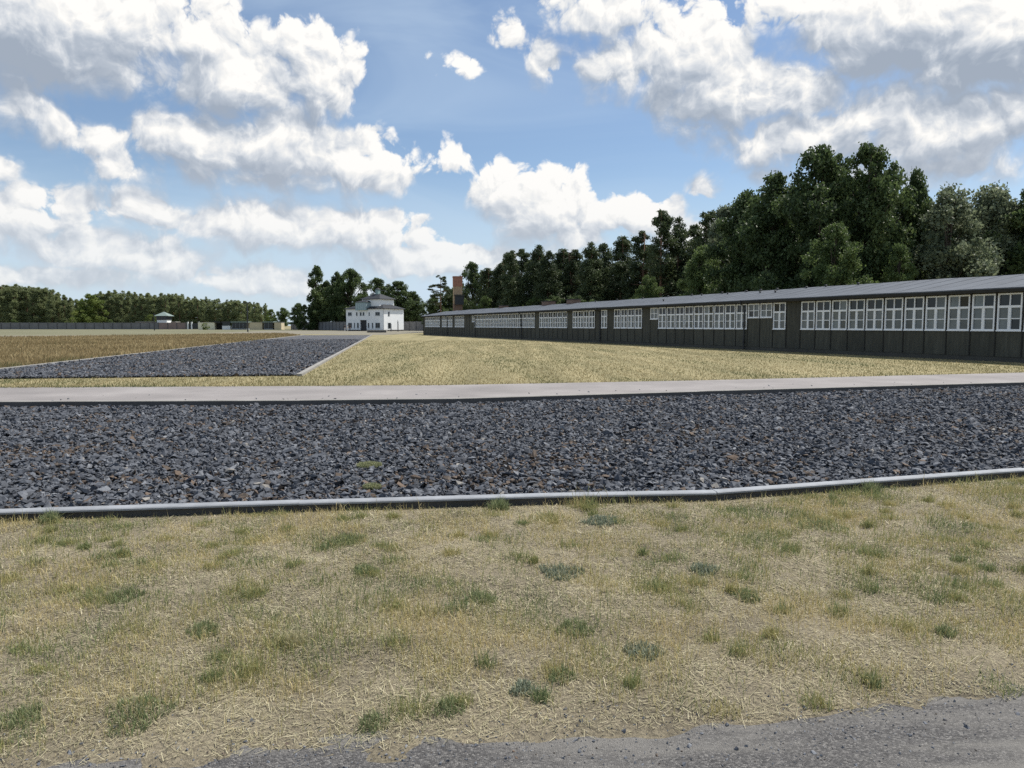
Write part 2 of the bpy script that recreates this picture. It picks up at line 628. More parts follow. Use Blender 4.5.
def gravel_sheet_mat():
    m, k, b = new_mat('gravel_bed_base')
    p = world_pos(k)
    vo = k.n('ShaderNodeTexVoronoi', feature='F1')
    k.put(vo.inputs['Vector'], p)
    vo.inputs['Scale'].default_value = 9
    s = k.n('ShaderNodeSeparateColor')
    k.put(s.inputs[0], vo.outputs['Color'])
    c = k.ramp(s.outputs[0], [(0.0, (0.028, 0.030, 0.036)), (0.5, (0.06, 0.066, 0.077)), (0.86, (0.115, 0.12, 0.13)), (0.92, (0.13, 0.09, 0.06)), (1.0, (0.22, 0.21, 0.2))])
    k.put(b.inputs['Base Color'], c)
    b.inputs['Roughness'].default_value = 0.8
    bump(k, b, k.math('MULTIPLY', vo.outputs['Distance'], -1.0), 1.0, 0.06)
    return m


M['gravel'] = gravel_sheet_mat()
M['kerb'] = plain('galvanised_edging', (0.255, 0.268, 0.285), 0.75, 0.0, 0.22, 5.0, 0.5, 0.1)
M['kerb_shade'] = plain('edging_painted_shade', (0.085, 0.083, 0.08), 0.7, 0.0, 0.2, 2.0)  # shade on the kerb faces, put into a darker colour
M['kerb_concrete'] = plain('kerb_concrete', (0.27, 0.26, 0.24), 0.9, 0.0, 0.2, 2.0, 0.2, 0.3)
M['white_paint'] = plain('white_window_paint', (0.87, 0.88, 0.89), 0.5, 0.0, 0.06, 2.0)
M['roof_felt'] = plain('roof_felt', (0.092, 0.104, 0.122), 0.8, 0.0, 0.22, 0.7, 0.3, 0.3)
M['dark_wood'] = plain('dark_batten', (0.028, 0.027, 0.023), 0.8, 0.0, 0.25, 4.0)
M['dark_metal'] = plain('dark_metal', (0.05, 0.052, 0.055), 0.5, 0.3, 0.15, 4.0)
M['interior'] = plain('interior_painted_shade', (0.02, 0.02, 0.02), 0.95)  # unlit inside, given as a near-black surface colour
M['plinth'] = plain('plinth_concrete', (0.075, 0.072, 0.062), 0.9, 0.0, 0.2, 1.5)
M['render_white'] = plain('white_render', (0.85, 0.86, 0.85), 0.9, 0.0, 0.05, 0.6)
M['slate'] = plain('slate_roof', (0.026, 0.029, 0.034), 0.7, 0.0, 0.2, 2.5, 0.3)
M['teal'] = plain('teal_glazing', (0.26, 0.34, 0.36), 0.12, 0.0, 0.1, 1.0, 0.5)
M['teal_frame'] = plain('teal_frame', (0.26, 0.36, 0.35), 0.6, 0.0, 0.1, 1.0)
M['win_grey'] = plain('grey_window_frame', (0.30, 0.33, 0.35), 0.6)
M['glass'] = plain('dark_window_glass', (0.025, 0.030, 0.032), 0.06, 0.0, 0.1, 0.5, 0.35)
M['curtain_glass'] = plain('curtained_window_glass', (0.125, 0.14, 0.138), 0.12, 0.0, 0.25, 1.1, 0.5, obj_var=0.4)
M['wall_concrete'] = plain('grey_wall_concrete', (0.17, 0.17, 0.175), 0.95, 0.0, 0.2, 0.5)
M['wall_pink'] = plain('reddish_wall_concrete', (0.25, 0.19, 0.175), 0.95, 0.0, 0.15, 0.5)
M['pillar'] = plain('wall_pillar', (0.10, 0.10, 0.105), 0.95)
M['cream'] = plain('cream_render', (0.80, 0.75, 0.56), 0.9, 0.0, 0.08, 0.6)
M['beige'] = plain('beige_render', (0.58, 0.50, 0.34), 0.9, 0.0, 0.1, 0.6)
M['copper'] = plain('green_tower_roof', (0.19, 0.24, 0.22), 0.7)
M['skin'] = plain('skin', (0.45, 0.29, 0.21), 0.6)
M['hair'] = plain('hair', (0.04, 0.03, 0.025), 0.7)
M['dark_cloth'] = plain('dark_clothing', (0.03, 0.03, 0.038), 0.9)
M['pale_cloth'] = plain('pale_clothing', (0.60, 0.58, 0.55), 0.9)


def wall_mat():
    m, k, b = new_mat('olive_boarding')
    tcn = k.n('ShaderNodeTexCoord')
    p = tcn.outputs['Object']
    w = k.n('ShaderNodeTexWave', wave_type='BANDS', bands_direction='X', wave_profile='SAW')
    k.put(w.inputs['Vector'], p)
    w.inputs['Scale'].default_value = 2.4
    n = k.noise(k.vec('MULTIPLY', world_pos(k), (3, 3, 0.5)), 2.0, 5, 0.6)
    c = k.ramp(n, [(0.28, (0.045, 0.044, 0.033)), (0.5, (0.063, 0.062, 0.047)), (0.72, (0.088, 0.086, 0.066))])
    oi = k.n('ShaderNodeObjectInfo')
    f = k.mapr(oi.outputs['Random'], 0, 1, 0.86, 1.14, smooth=False)
    v = k.vec('SCALE', c)
    k.put(v.node.inputs['Scale'], f)
    k.put(b.inputs['Base Color'], v)
    b.inputs['Roughness'].default_value = 0.85
    bump(k, b, w.outputs['Fac'], 0.5, 0.012)
    return m


M['boarding'] = wall_mat()


def brick_mat(name, c1, c2, mortar, scale):
    m, k, b = new_mat(name)
    t = k.n('ShaderNodeTexCoord').outputs['Object']
    s = k.n('ShaderNodeSeparateXYZ')
    k.put(s.inputs[0], t)
    cb = k.n('ShaderNodeCombineXYZ')
    k.put(cb.inputs[0], k.math('ADD', s.outputs[0], s.outputs[1]))
    k.put(cb.inputs[1], s.outputs[2])
    br = k.n('ShaderNodeTexBrick')
    k.put(br.inputs['Vector'], cb.outputs[0])
    br.inputs['Color1'].default_value = (*c1, 1)
    br.inputs['Color2'].default_value = (*c2, 1)
    br.inputs['Mortar'].default_value = (*mortar, 1)
    br.inputs['Scale'].default_value = scale
    n = k.noise(t, 1.6, 4, 0.6)
    c = k.mix(k.mapr(n, 0.45, 0.8, 0, 0.35), br.outputs[0], (0.14, 0.10, 0.08))
    k.put(b.inputs['Base Color'], c)
    b.inputs['Roughness'].default_value = 0.9
    return m


M['brick_red'] = brick_mat('red_brick', (0.40, 0.14, 0.08), (0.48, 0.20, 0.11), (0.33, 0.29, 0.25), 4.0)
M['brick_tan'] = brick_mat('tan_brick', (0.48, 0.31, 0.17), (0.54, 0.38, 0.22), (0.36, 0.32, 0.27), 4.0)
M['brick_dull'] = brick_mat('dull_brick', (0.20, 0.11, 0.075), (0.25, 0.15, 0.10), (0.26, 0.23, 0.2), 4.0)


def leaf_mat(name, dark, mid, light, trans=0.28):
    m, k, b = new_mat(name)
    a = k.n('ShaderNodeAttribute', attribute_name='hue')
    oi = k.n('ShaderNodeObjectInfo')
    s = k.math('ADD', a.outputs['Fac'], k.mapr(oi.outputs['Random'], 0, 1, -0.14, 0.14, smooth=False))
    c = k.ramp(s, [(0.05, dark), (0.5, mid), (0.95, light)])
    k.put(b.inputs['Base Color'], c)
    b.inputs['Roughness'].default_value = 0.55
    b.inputs['Specular IOR Level'].default_value = 0.3
    tr = k.n('ShaderNodeBsdfTranslucent')
    k.put(tr.inputs['Color'], c)
    mx = k.n('ShaderNodeMixShader')
    mx.inputs[0].default_value = trans
    k.put(mx.inputs[1], b.outputs[0])
    k.put(mx.inputs[2], tr.outputs[0])
    k.put(k.t.nodes['Material Output'].inputs[0], mx.outputs[0])
    return m


M['leaf_dark'] = leaf_mat('leaf_dark', (0.0429, 0.0663, 0.0253), (0.0804, 0.1187, 0.0433), (0.134, 0.1794, 0.0675), 0.38)
M['leaf_mid'] = leaf_mat('leaf_mid', (0.063, 0.0973, 0.0307), (0.1109, 0.1583, 0.0522), (0.1764, 0.2336, 0.0794), 0.38)
M['leaf_grey'] = leaf_mat('leaf_grey_green', (0.1124, 0.1431, 0.0834), (0.1852, 0.2179, 0.131), (0.2777, 0.3133, 0.1964), 0.4)
M['leaf_bright'] = leaf_mat('leaf_bright', (0.10, 0.15, 0.03), (0.16, 0.21, 0.05), (0.23, 0.27, 0.07))
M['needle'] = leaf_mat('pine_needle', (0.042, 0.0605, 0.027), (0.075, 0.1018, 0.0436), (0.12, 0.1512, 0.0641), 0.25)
M['needle_far_light'] = leaf_mat('pine_needle_lightened', (0.149, 0.1804, 0.0841), (0.2235, 0.2588, 0.1201), (0.298, 0.3372, 0.1622), 0.45)  # far wood's haze and sunlight put into a lighter needle colour
M['bark'] = plain('bark', (0.085, 0.068, 0.052), 0.95, 0, 0.3, 3.0)
M['pine_bark'] = plain('pine_bark', (0.17, 0.10, 0.065), 0.95, 0, 0.3, 3.0)

# ------------------------------------------------------------------ layout lines taken from the photograph
Z_KERB = 0.12
kerb_px = [(-330, 519.5), (0, 509.0), (300, 500), (560, 493), (715, 489.8), (1024, 468), (1400, 441)]
kerb_line = [at(x, y, Z_KERB) for x, y in kerb_px]
far_px = [(-420, 404), (0, 401.5), (300, 400), (450, 398.3), (700, 391), (1024, 382), (1500, 369)]
far_line = [at(x, y, 0.13) for x, y in far_px]
path_px = [(-420, 388.5), (0, 387.5), (300, 386), (450, 385), (700, 380.3), (1024, 372.5), (1500, 361)]
path_line = [at(x, y, 0.115) for x, y in path_px]
asph_px = [(-900, 826), (150, 758), (400, 744), (620, 731), (1024, 698), (1500, 655)]
asph_line = [at(x, y, 0.0) for x, y in asph_px]


def flat(pts):
    return [(p.x, p.y) for p in pts]


def lerp_line(pts, x):
    xs = [p.x for p in pts]
    ys = [p.y for p in pts]
    return np.interp(x, xs, ys)


# ---- ground sheet to the horizon
poly_sheet('ground', [(-3000, -60), (3000, -60), (3000, 4500), (-3000, 4500)], -0.05, M['ground'])

# ---- asphalt underfoot
ap = flat(asph_line)
poly_sheet('asphalt_road', [(ap[0][0] - 6, ap[0][1] + 0.6), *[(x, y + 0.5) for x, y in ap], (ap[-1][0] + 6, ap[-1][1] + 0.5), (40, -12), (-40, -12)], 0.004, M['asphalt'])


# ---- verge with real relief
def verge_z(x, y):
    de = y - lerp_line(asph_line, x)
    dk = lerp_line(kerb_line, x) - 0.06 - y
    de = de + (fbm(x * 5.0, y * 5.0, 13, 5) - 0.5) * 0.42
    rise = np.clip(de / 0.25, -1.0, 1.0) * 0.012 + 0.004
    k_ = np.clip(de / 0.8, 0.0, 1.0)
    z = rise + k_ * ((fbm(x * 2.2, y * 2.2, 3, 4) - 0.35) * 0.055 + (fbm(x * 9, y * 9, 5, 2) - 0.3) * 0.022)
    z = z * np.clip(dk / 0.25 + 0.15, 0.15, 1.0) + np.clip(1 - dk / 0.30, 0, 1) * 0.022
    return z


def build_verge():
    x0, x1, y0, y1, st = -11.0, 15.0, 1.2, 13.5, 0.07
    nx, ny = int((x1 - x0) / st), int((y1 - y0) / st)
    gx, gy = np.meshgrid(np.linspace(x0, x1, nx), np.linspace(y0, y1, ny))
    # squeeze rows between the asphalt edge and the kerb
    lo = lerp_line(asph_line, gx) - 0.35
    hi = lerp_line(kerb_line, gx) + 0.0
    t = (gy - y0) / (y1 - y0)
    gy = lo + (hi - lo) * t
    z = verge_z(gx, gy)
    v = np.stack([gx, gy, z], -1).reshape(-1, 3)
    i = np.arange(nx * ny).reshape(ny, nx)
    f = np.stack([i[:-1, :-1], i[:-1, 1:], i[1:, 1:], i[1:, :-1]], -1).reshape(-1, 4)
    o = obj('verge', mesh_np('verge', v, f, M['verge_soil'], smooth=True))
    tag(o, None, None, None, 'structure')


build_verge()
# soil carries on at both ends of the verge
poly_sheet('soil', [(-60, -3), (60, -3), (60, 40), (-60, 40)], -0.035, M['verge_soil'])

# ---- gravel beds, path, lawns, field
kp, fp, pp = flat(kerb_line), flat(far_line), flat(path_line)
bed = poly_sheet('gravel_bed', kp + fp[::-1], 0.015, M['gravel'])
pm = MB()
n_ = len(fp)
off = [(x, y + 0.12) for x, y in fp]
pm.add([(x, y, 0.115) for x, y in off] + [(x, y, 0.115) for x, y in pp], [(i, i + 1, n_ + i + 1, n_ + i) for i in range(n_ - 1)])
pm.add([(x, y, 0.115) for x, y in pp] + [(x, y + 0.15, -0.02) for x, y in pp], [(i, i + 1, n_ + i + 1, n_ + i) for i in range(n_ - 1)])
tag(obj('path', pm.mesh('path', M['path'])), None, None, None, 'structure')

# second gravel strip: near-right, far-right, far-left, near-left corners
NR, FR = at(300, 375.5), at(372, 335)
dirn = (FR - NR).normalized()
FR = NR + dirn * 102
side = Vector((-dirn.y, dirn.x, 0))
FL = FR + side * 10.9
NL = NR + side * 10.9
strip = [NR, FR, FL, NL]
poly_sheet('gravel_strip', flat(strip), 0.012, M['gravel'])
lawn_poly = [*[(x, y + 0.10) for x, y in pp], (140, 60), (70, 240), (-22, 240), (FR.x - 30, 240), (-55, 200), (-75, pp[0][1])]
poly_sheet('lawn', lawn_poly, -0.012, M['lawn'])
# brown field left of the strip
fe0, fe1 = at(-300, 340), at(0, 337)
fe2, fe3 = at(180, 334.6), at(283, 333.2)
field_poly = [(NL.x - 0.25, NL.y + 1.5), (FL.x - 0.25, FL.y - 1), (fe3.x, fe3.y), (fe2.x, fe2.y), (fe1.x, fe1.y), (fe0.x, fe0.y), (-75, 27.5)]
poly_sheet('brown_field', field_poly, 0.002, M['field'])
poly_sheet('far_meadow', [(fe3.x + 8, fe3.y), (fe2.x, fe2.y), (fe1.x, fe1.y), (fe0.x - 60, fe0.y), (-420, 360), (60, 380), (40, 236), (-36, 236)], -0.03, M['far_grass'])
poly_sheet('sand_path', [(at(-300, 339).x, at(-300, 339).y), (at(160, 335.6).x, at(160, 335.6).y), (at(160, 334.8).x, at(160, 334.8).y), (at(-300, 337).x, at(-300, 337).y)], 0.006, M['pale_path'])
poly_sheet('forecourt', [(FR.x + 2, FR.y + 2), (FL.x - 30, FL.y + 32), (-75, 232), (-25, 232), (-20, FR.y + 45)], -0.006, M['pale_path'])


# ---- kerbs
def kerb_run(thing, line, profile, mat, piece, name, jitter=0.004, dark=()):
    """profile: list of (outward, z); pieces follow the line with small joints"""
    for i in range(len(line) - 1):
        a, b = Vector((line[i].x, line[i].y, 0)), Vector((line[i + 1].x, line[i + 1].y, 0))
        ln = (b - a).length
        n = max(1, round(ln / piece))
        t = (b - a) / ln
        o_ = Vector((t.y, -t.x, 0))
        for j in range(n):
            s0, s1 = ln * j / n + (0.0 if j == 0 else 0.003), ln * (j + 1) / n - (0.0 if j == n - 1 else 0.003)
            dz0, dz1, dn = random.uniform(-jitter, jitter), random.uniform(-jitter, jitter), random.uniform(-jitter, jitter)
            mb = MB()
            m = len(profile)
            v = [a + t * s0 + o_ * (u + dn) + Vector((0, 0, max(z + dz0, -0.02))) for u, z in profile] + \
                [a + t * s1 + o_ * (u + dn) + Vector((0, 0, max(z + dz1, -0.02))) for u, z in profile]
            mb.add(v, [(q, (q + 1) % m, m + (q + 1) % m, m + q) for q in range(m)] + [tuple(range(m))[::-1], tuple(range(m, 2 * m))])
            for q in dark:  # outer face and lip underside take the painted shade
                mb.mi[q] = 1
            obj(name, mb.mesh(name, *mat), thing)


kt = tag(empty('kerb_edging'), 'pale grey metal edging with bend between gravel bed and foreground grass', 'kerb')
kerb_run(kt, kerb_line, [(-0.035, 0.0), (-0.035, 0.116), (0.038, 0.110), (0.048, 0.102), (0.048, 0.088), (0.014, 0.086), (0.008, -0.02)], [M['kerb'], M['kerb_shade']], 3.0, 'edging_piece', dark=(4, 5))
kt = tag(empty('kerb_edging'), 'edging with pale top and shade-coloured face between far side of gravel bed and pinkish path', 'kerb')
kerb_run(kt, far_line, [(-0.11, -0.02), (-0.11, 0.118), (-0.10, 0.13), (0.0, 0.13), (0.012, 0.12), (0.012, -0.02)], [M['kerb_concrete'], M['kerb_shade']], 4.0, 'edging_piece', dark=(4,))
kt = tag(empty('kerb_line'), 'thin concrete kerb between dark gravel strip and yellow lawn', 'kerb')
kerb_run(kt, [FR, NR - dirn * 0.2], [(-0.085, -0.02), (-0.085, 0.07), (0.085, 0.07), (0.085, -0.02)], [M['kerb_concrete']], 5.0, 'kerb_stone')
kt = tag(empty('kerb_line'), 'thin concrete kerb between dark gravel strip and brown field', 'kerb')
kerb_run(kt, [NL, FL], [(-0.09, -0.02), (-0.09, 0.075), (0.09, 0.075), (0.09, -0.02)], [M['kerb_concrete']], 5.0, 'kerb_stone')


# ---- stones
def stone_shapes(n=16):
    out = []
    for i in range(n):
        r_ = np.random.default_rng(100 + i)
        pts = []
        for lev, (rad, z, mm) in enumerate(((1.0, -0.6, 4), (0.80, 0.7, 3))):
            for j in range(mm):
                a = 2 * math.pi * (j + r_.uniform(-0.42, 0.42)) / mm
                rr = rad * r_.uniform(0.6, 1.2)
                pts.append((math.cos(a) * rr, math.sin(a) * rr, z + r_.uniform(-0.45, 0.45)))
        bm = bmesh.new()
        for p in pts:
            bm.verts.new(p)
        res = bmesh.ops.convex_hull(bm, input=bm.verts[:])
        junk = [g_ for g_ in res['geom_interior'] if isinstance(g_, bmesh.types.BMVert)]
        if junk:
            bmesh.ops.delete(bm, geom=junk, context='VERTS')
        bmesh.ops.triangulate(bm, faces=bm.faces[:])
        bm.normal_update()
        bmesh.ops.delete(bm, geom=[f for f in bm.faces if f.normal.z < -0.6], context='FACES_ONLY')
        bm.verts.index_update()
        out.append((np.array([v.co[:] for v in bm.verts]), np.array([[v.index for v in f.verts] for f in bm.faces])))
        bm.free()
    return out


SHAPES = stone_shapes()


def stone_field(name, P, size, zbase, hue, flatn=0.36):
    n = len(P)
    V, Fc, HU = [], [], []
    pick = rng.integers(0, len(SHAPES), n)
    base = 0
    for s, (sv, sf) in enumerate(SHAPES):
        idx = np.where(pick == s)[0]
        if not len(idx):
            continue
        m = len(idx)
        yaw = rng.uniform(0, 2 * np.pi, m)
        tx, ty = rng.normal(0, 0.38, m), rng.normal(0, 0.38, m)
        sx = size[idx] * rng.uniform(0.75, 1.35, m)
        sy = size[idx] * rng.uniform(0.55, 0.95, m)
        sz = size[idx] * flatn * rng.uniform(0.6, 1.4, m)
        v = np.repeat(sv[None], m, 0) * np.stack([sx, sy, sz], -1)[:, None, :]
        c, q = np.cos(tx)[:, None], np.sin(tx)[:, None]
        y, z = v[..., 1] * c - v[..., 2] * q, v[..., 1] * q + v[..., 2] * c
        c, q = np.cos(ty)[:, None], np.sin(ty)[:, None]
        x, z = v[..., 0] * c + z * q, -v[..., 0] * q + z * c
        c, q = np.cos(yaw)[:, None], np.sin(yaw)[:, None]
        x, y = x * c - y * q, x * q + y * c
        v = np.stack([x + P[idx, 0][:, None], y + P[idx, 1][:, None], z + zbase[idx][:, None]], -1)
        V.append(v.reshape(-1, 3))
        Fc.append((sf[None] + (np.arange(m) * len(sv))[:, None, None] + base).reshape(-1, 3))
        HU.append(np.repeat(hue[idx], len(sv)))
        base += m * len(sv)
    return mesh_np(name, np.concatenate(V), np.concatenate(Fc), M['stone'], {'hue': np.concatenate(HU)})


def stone_hue(P):
    n = len(P)
    h = np.clip(rng.normal(0.46, 0.17, n), 0, 0.86)
    rusty = fbm(P[:, 0] * 1.1, P[:, 1] * 1.1, 21, 3)
    r_ = rng.random(n)
    h = np.where(r_ < 0.05 + np.clip(rusty - 0.50, 0, 1) * 0.9, rng.uniform(0.90, 0.965, n), h)
    h = np.where(rng.random(n) < 0.009, rng.uniform(0.97, 1.0, n), h)
    return h


def build_gravel():
    # near bed
    N = 170000
    d = 5.6 + (21.5 - 5.6) * rng.random(N) ** 1.15
    hw = d * 0.78 + 2.2
    # importance by width so the areal density thins with distance
    x = rng.uniform(-1, 1, N) * hw
    P = np.stack([x, d], -1)
    lo, hi = lerp_line(kerb_line, x) + 0.13, lerp_line(far_line, x) - 0.04
    P = P[(d > lo) & (d < hi)]
    n = len(P)
    size = np.clip(rng.lognormal(math.log(0.027), 0.42, n), 0.012, 0.07) * (0.80 + P[:, 1] * 0.026)
    zb = 0.03 + rng.uniform(0, 0.045, n) + (fbm(P[:, 0] * 1.5, P[:, 1] * 1.5, 9, 3) - 0.5) * 0.03
    dk = P[:, 1] - lerp_line(kerb_line, P[:, 0])
    zb = zb + np.clip(1 - dk / 0.6, 0, 1) * 0.01
    df = lerp_line(far_line, P[:, 0]) - P[:, 1]
    zb = zb - np.clip(1 - df / 1.2, 0, 1) * 0.035
    me = stone_field('slag_gravel', P, size, zb, stone_hue(P))
    o = obj('slag_gravel', me)
    tag(o, 'dark slate-grey slag gravel with rusty pieces filling the near bed', 'gravel', None, 'stuff')
    # far strip
    N = 42000
    u, s_ = rng.random(N) * 10.6 + 0.15, (rng.random(N) ** 1.7) * 60
    P = np.stack([NR.x + dirn.x * s_ + side.x * u, NR.y + dirn.y * s_ + side.y * u], -1)
    n = len(P)
    size = np.clip(rng.lognormal(math.log(0.052), 0.3, n), 0.025, 0.10) * (1 + s_ * 0.012)
    me = stone_field('slag_gravel', P, size, 0.025 + rng.uniform(0, 0.035, n), stone_hue(P))
    o = obj('slag_gravel', me)
    tag(o, 'dark slag gravel of the long strip between brown field and yellow lawn', 'gravel', None, 'stuff')
    # the largest single stones near the edging, each one an object of the bed
    for i in range(220):
        x = rng.uniform(-5.6, 7.5)
        y = float(lerp_line(kerb_line, np.array([x]))[0]) + 0.16 + abs(rng.normal(0, 0.9))
        sv, sf = SHAPES[i % len(SHAPES)]
        key = 'stone_%d' % (i % 20)
        me = bpy.data.meshes.get(key)
        if me is None:
            hu = [0.4, 0.55, 0.3, 0.93, 0.62, 0.7, 0.5, 0.45, 0.96, 0.66, 0.5, 0.36, 0.58, 0.94, 0.74, 0.99, 0.52, 0.6, 0.42, 0.68][i % 20]
            me = mesh_np(key, sv, sf, M['stone'], {'hue': np.full(len(sv), hu)})
        s = rng.uniform(0.038, 0.058)
        obj('stone', me, bed, (x, y, 0.082), (rng.normal(0, .25), rng.normal(0, .25), rng.uniform(0, 6.28)), (s * rng.uniform(.9, 1.4), s * rng.uniform(.7, 1), s * 0.36))

    # grit crumbled along the asphalt edge
    n = 5200
    x = rng.uniform(-5.5, 6.5, n)
    y = lerp_line(asph_line, x) + rng.normal(-0.02, 0.16, n) - np.abs(rng.normal(0, 0.12, n)) * (rng.random(n) < 0.4)
    P = np.stack([x, y], -1)
    me = stone_field('edge_grit', P, np.clip(rng.lognormal(math.log(0.0042), 0.45, n), 0.002, 0.014), np.maximum(verge_z(x, y), 0.004) + 0.001, np.clip(rng.normal(0.72, 0.14, n), 0.3, 0.985), 0.6)
    tag(obj('edge_grit', me), 'fine grey grit crumbled along the edge of the asphalt', 'grit', None, 'stuff')
    # chips strayed onto the path
    n = 50
    x = rng.uniform(-14, 18, n)
    y = lerp_line(far_line, x) + 0.14 + np.abs(rng.normal(0, 0.55, n))
    P = np.stack([x, y], -1)
    P = P[y < lerp_line(path_line, x) - 0.05]
    n = len(P)
    me = stone_field('strayed_chips', P, rng.uniform(0.012, 0.035, n), np.full(n, 0.122), stone_hue(P))
    tag(obj('strayed_chips', me), 'few dark gravel chips strayed onto the pinkish path', 'gravel', None, 'stuff')


build_gravel()


# ---- grass
def blades(name, P, z0, h, w, lean, hue, mat, curl=0.5):
    """tapered bent blades: 5 points, 3 triangles each"""
    n = len(P)
    a = rng.uniform(0, 2 * np.pi, n)
    dx, dy = np.cos(a), np.sin(a)
    b = rng.uniform(0, 2 * np.pi, n)
    wx, wy = np.cos(b) * w * 0.5, np.sin(b) * w * 0.5
    l1, l2 = lean * 0.35, lean
    ch, sh = np.cos(l1), np.sin(l1)
    mx, my, mz = P[:, 0] + dx * sh * h * 0.5, P[:, 1] + dy * sh * h * 0.5, z0 + ch * h * 0.5
    tx, ty, tz = mx + dx * np.sin(l2) * h * 0.5, my + dy * np.sin(l2) * h * 0.5, mz + np.cos(l2) * h * 0.5
    tz = np.maximum(tz, z0 + 0.002)
    v = np.empty((n, 5, 3))
    v[:, 0] = np.stack([P[:, 0] - wx, P[:, 1] - wy, z0 - 0.005], -1)
    v[:, 1] = np.stack([P[:, 0] + wx, P[:, 1] + wy, z0 - 0.005], -1)
    v[:, 2] = np.stack([mx + wx * .75, my + wy * .75, mz], -1)
    v[:, 3] = np.stack([mx - wx * .75, my - wy * .75, mz], -1)
    v[:, 4] = np.stack([tx, ty, tz], -1)
    f = np.array([[0, 1, 2], [0, 2, 3], [3, 2, 4]])[None] + (np.arange(n) * 5)[:, None, None]
    return mesh_np(name, v.reshape(-1, 3), f.reshape(-1, 3), mat, {'hue': np.repeat(hue, 5)})


def straws(name, P, z0, ln, w, hue, mat):
    n = len(P)
    a = rng.uniform(0, 2 * np.pi, n)
    tilt = rng.normal(0.05, 0.16, n)
    dx, dy, dz = np.cos(a) * ln * .5, np.sin(a) * ln * .5, np.sin(tilt) * ln * .5
    wx, wy = -np.sin(a) * w * .5, np.cos(a) * w * .5
    zc = z0 + np.abs(dz) + 0.004
    v = np.empty((n, 4, 3))
    for i, (sd, sw) in enumerate(((-1, -1), (1, -1), (1, 1), (-1, 1))):
        v[:, i] = np.stack([P[:, 0] + sd * dx + sw * wx, P[:, 1] + sd * dy + sw * wy, zc + sd * dz], -1)
    f = np.array([[0, 1, 2, 3]])[None] + (np.arange(n) * 4)[:, None, None]
    return mesh_np(name, v.reshape(-1, 3), f.reshape(-1, 4), mat, {'hue': np.repeat(hue, 4)})


def scatter_verge(N, pw):
    t = rng.random(N) ** pw
    d = 2.2 + t * 8.0
    x = rng.uniform(-1, 1, N) * (d * 0.74 + 1.2)
    lo, hi = lerp_line(asph_line, x), lerp_line(kerb_line, x) - 0.05
    k_ = (d > lo - 0.10 + (fbm(x * 5, d * 5, 8, 2) - 0.5) * 0.45) & (d < hi)
    return np.stack([x, d], -1)[k_]


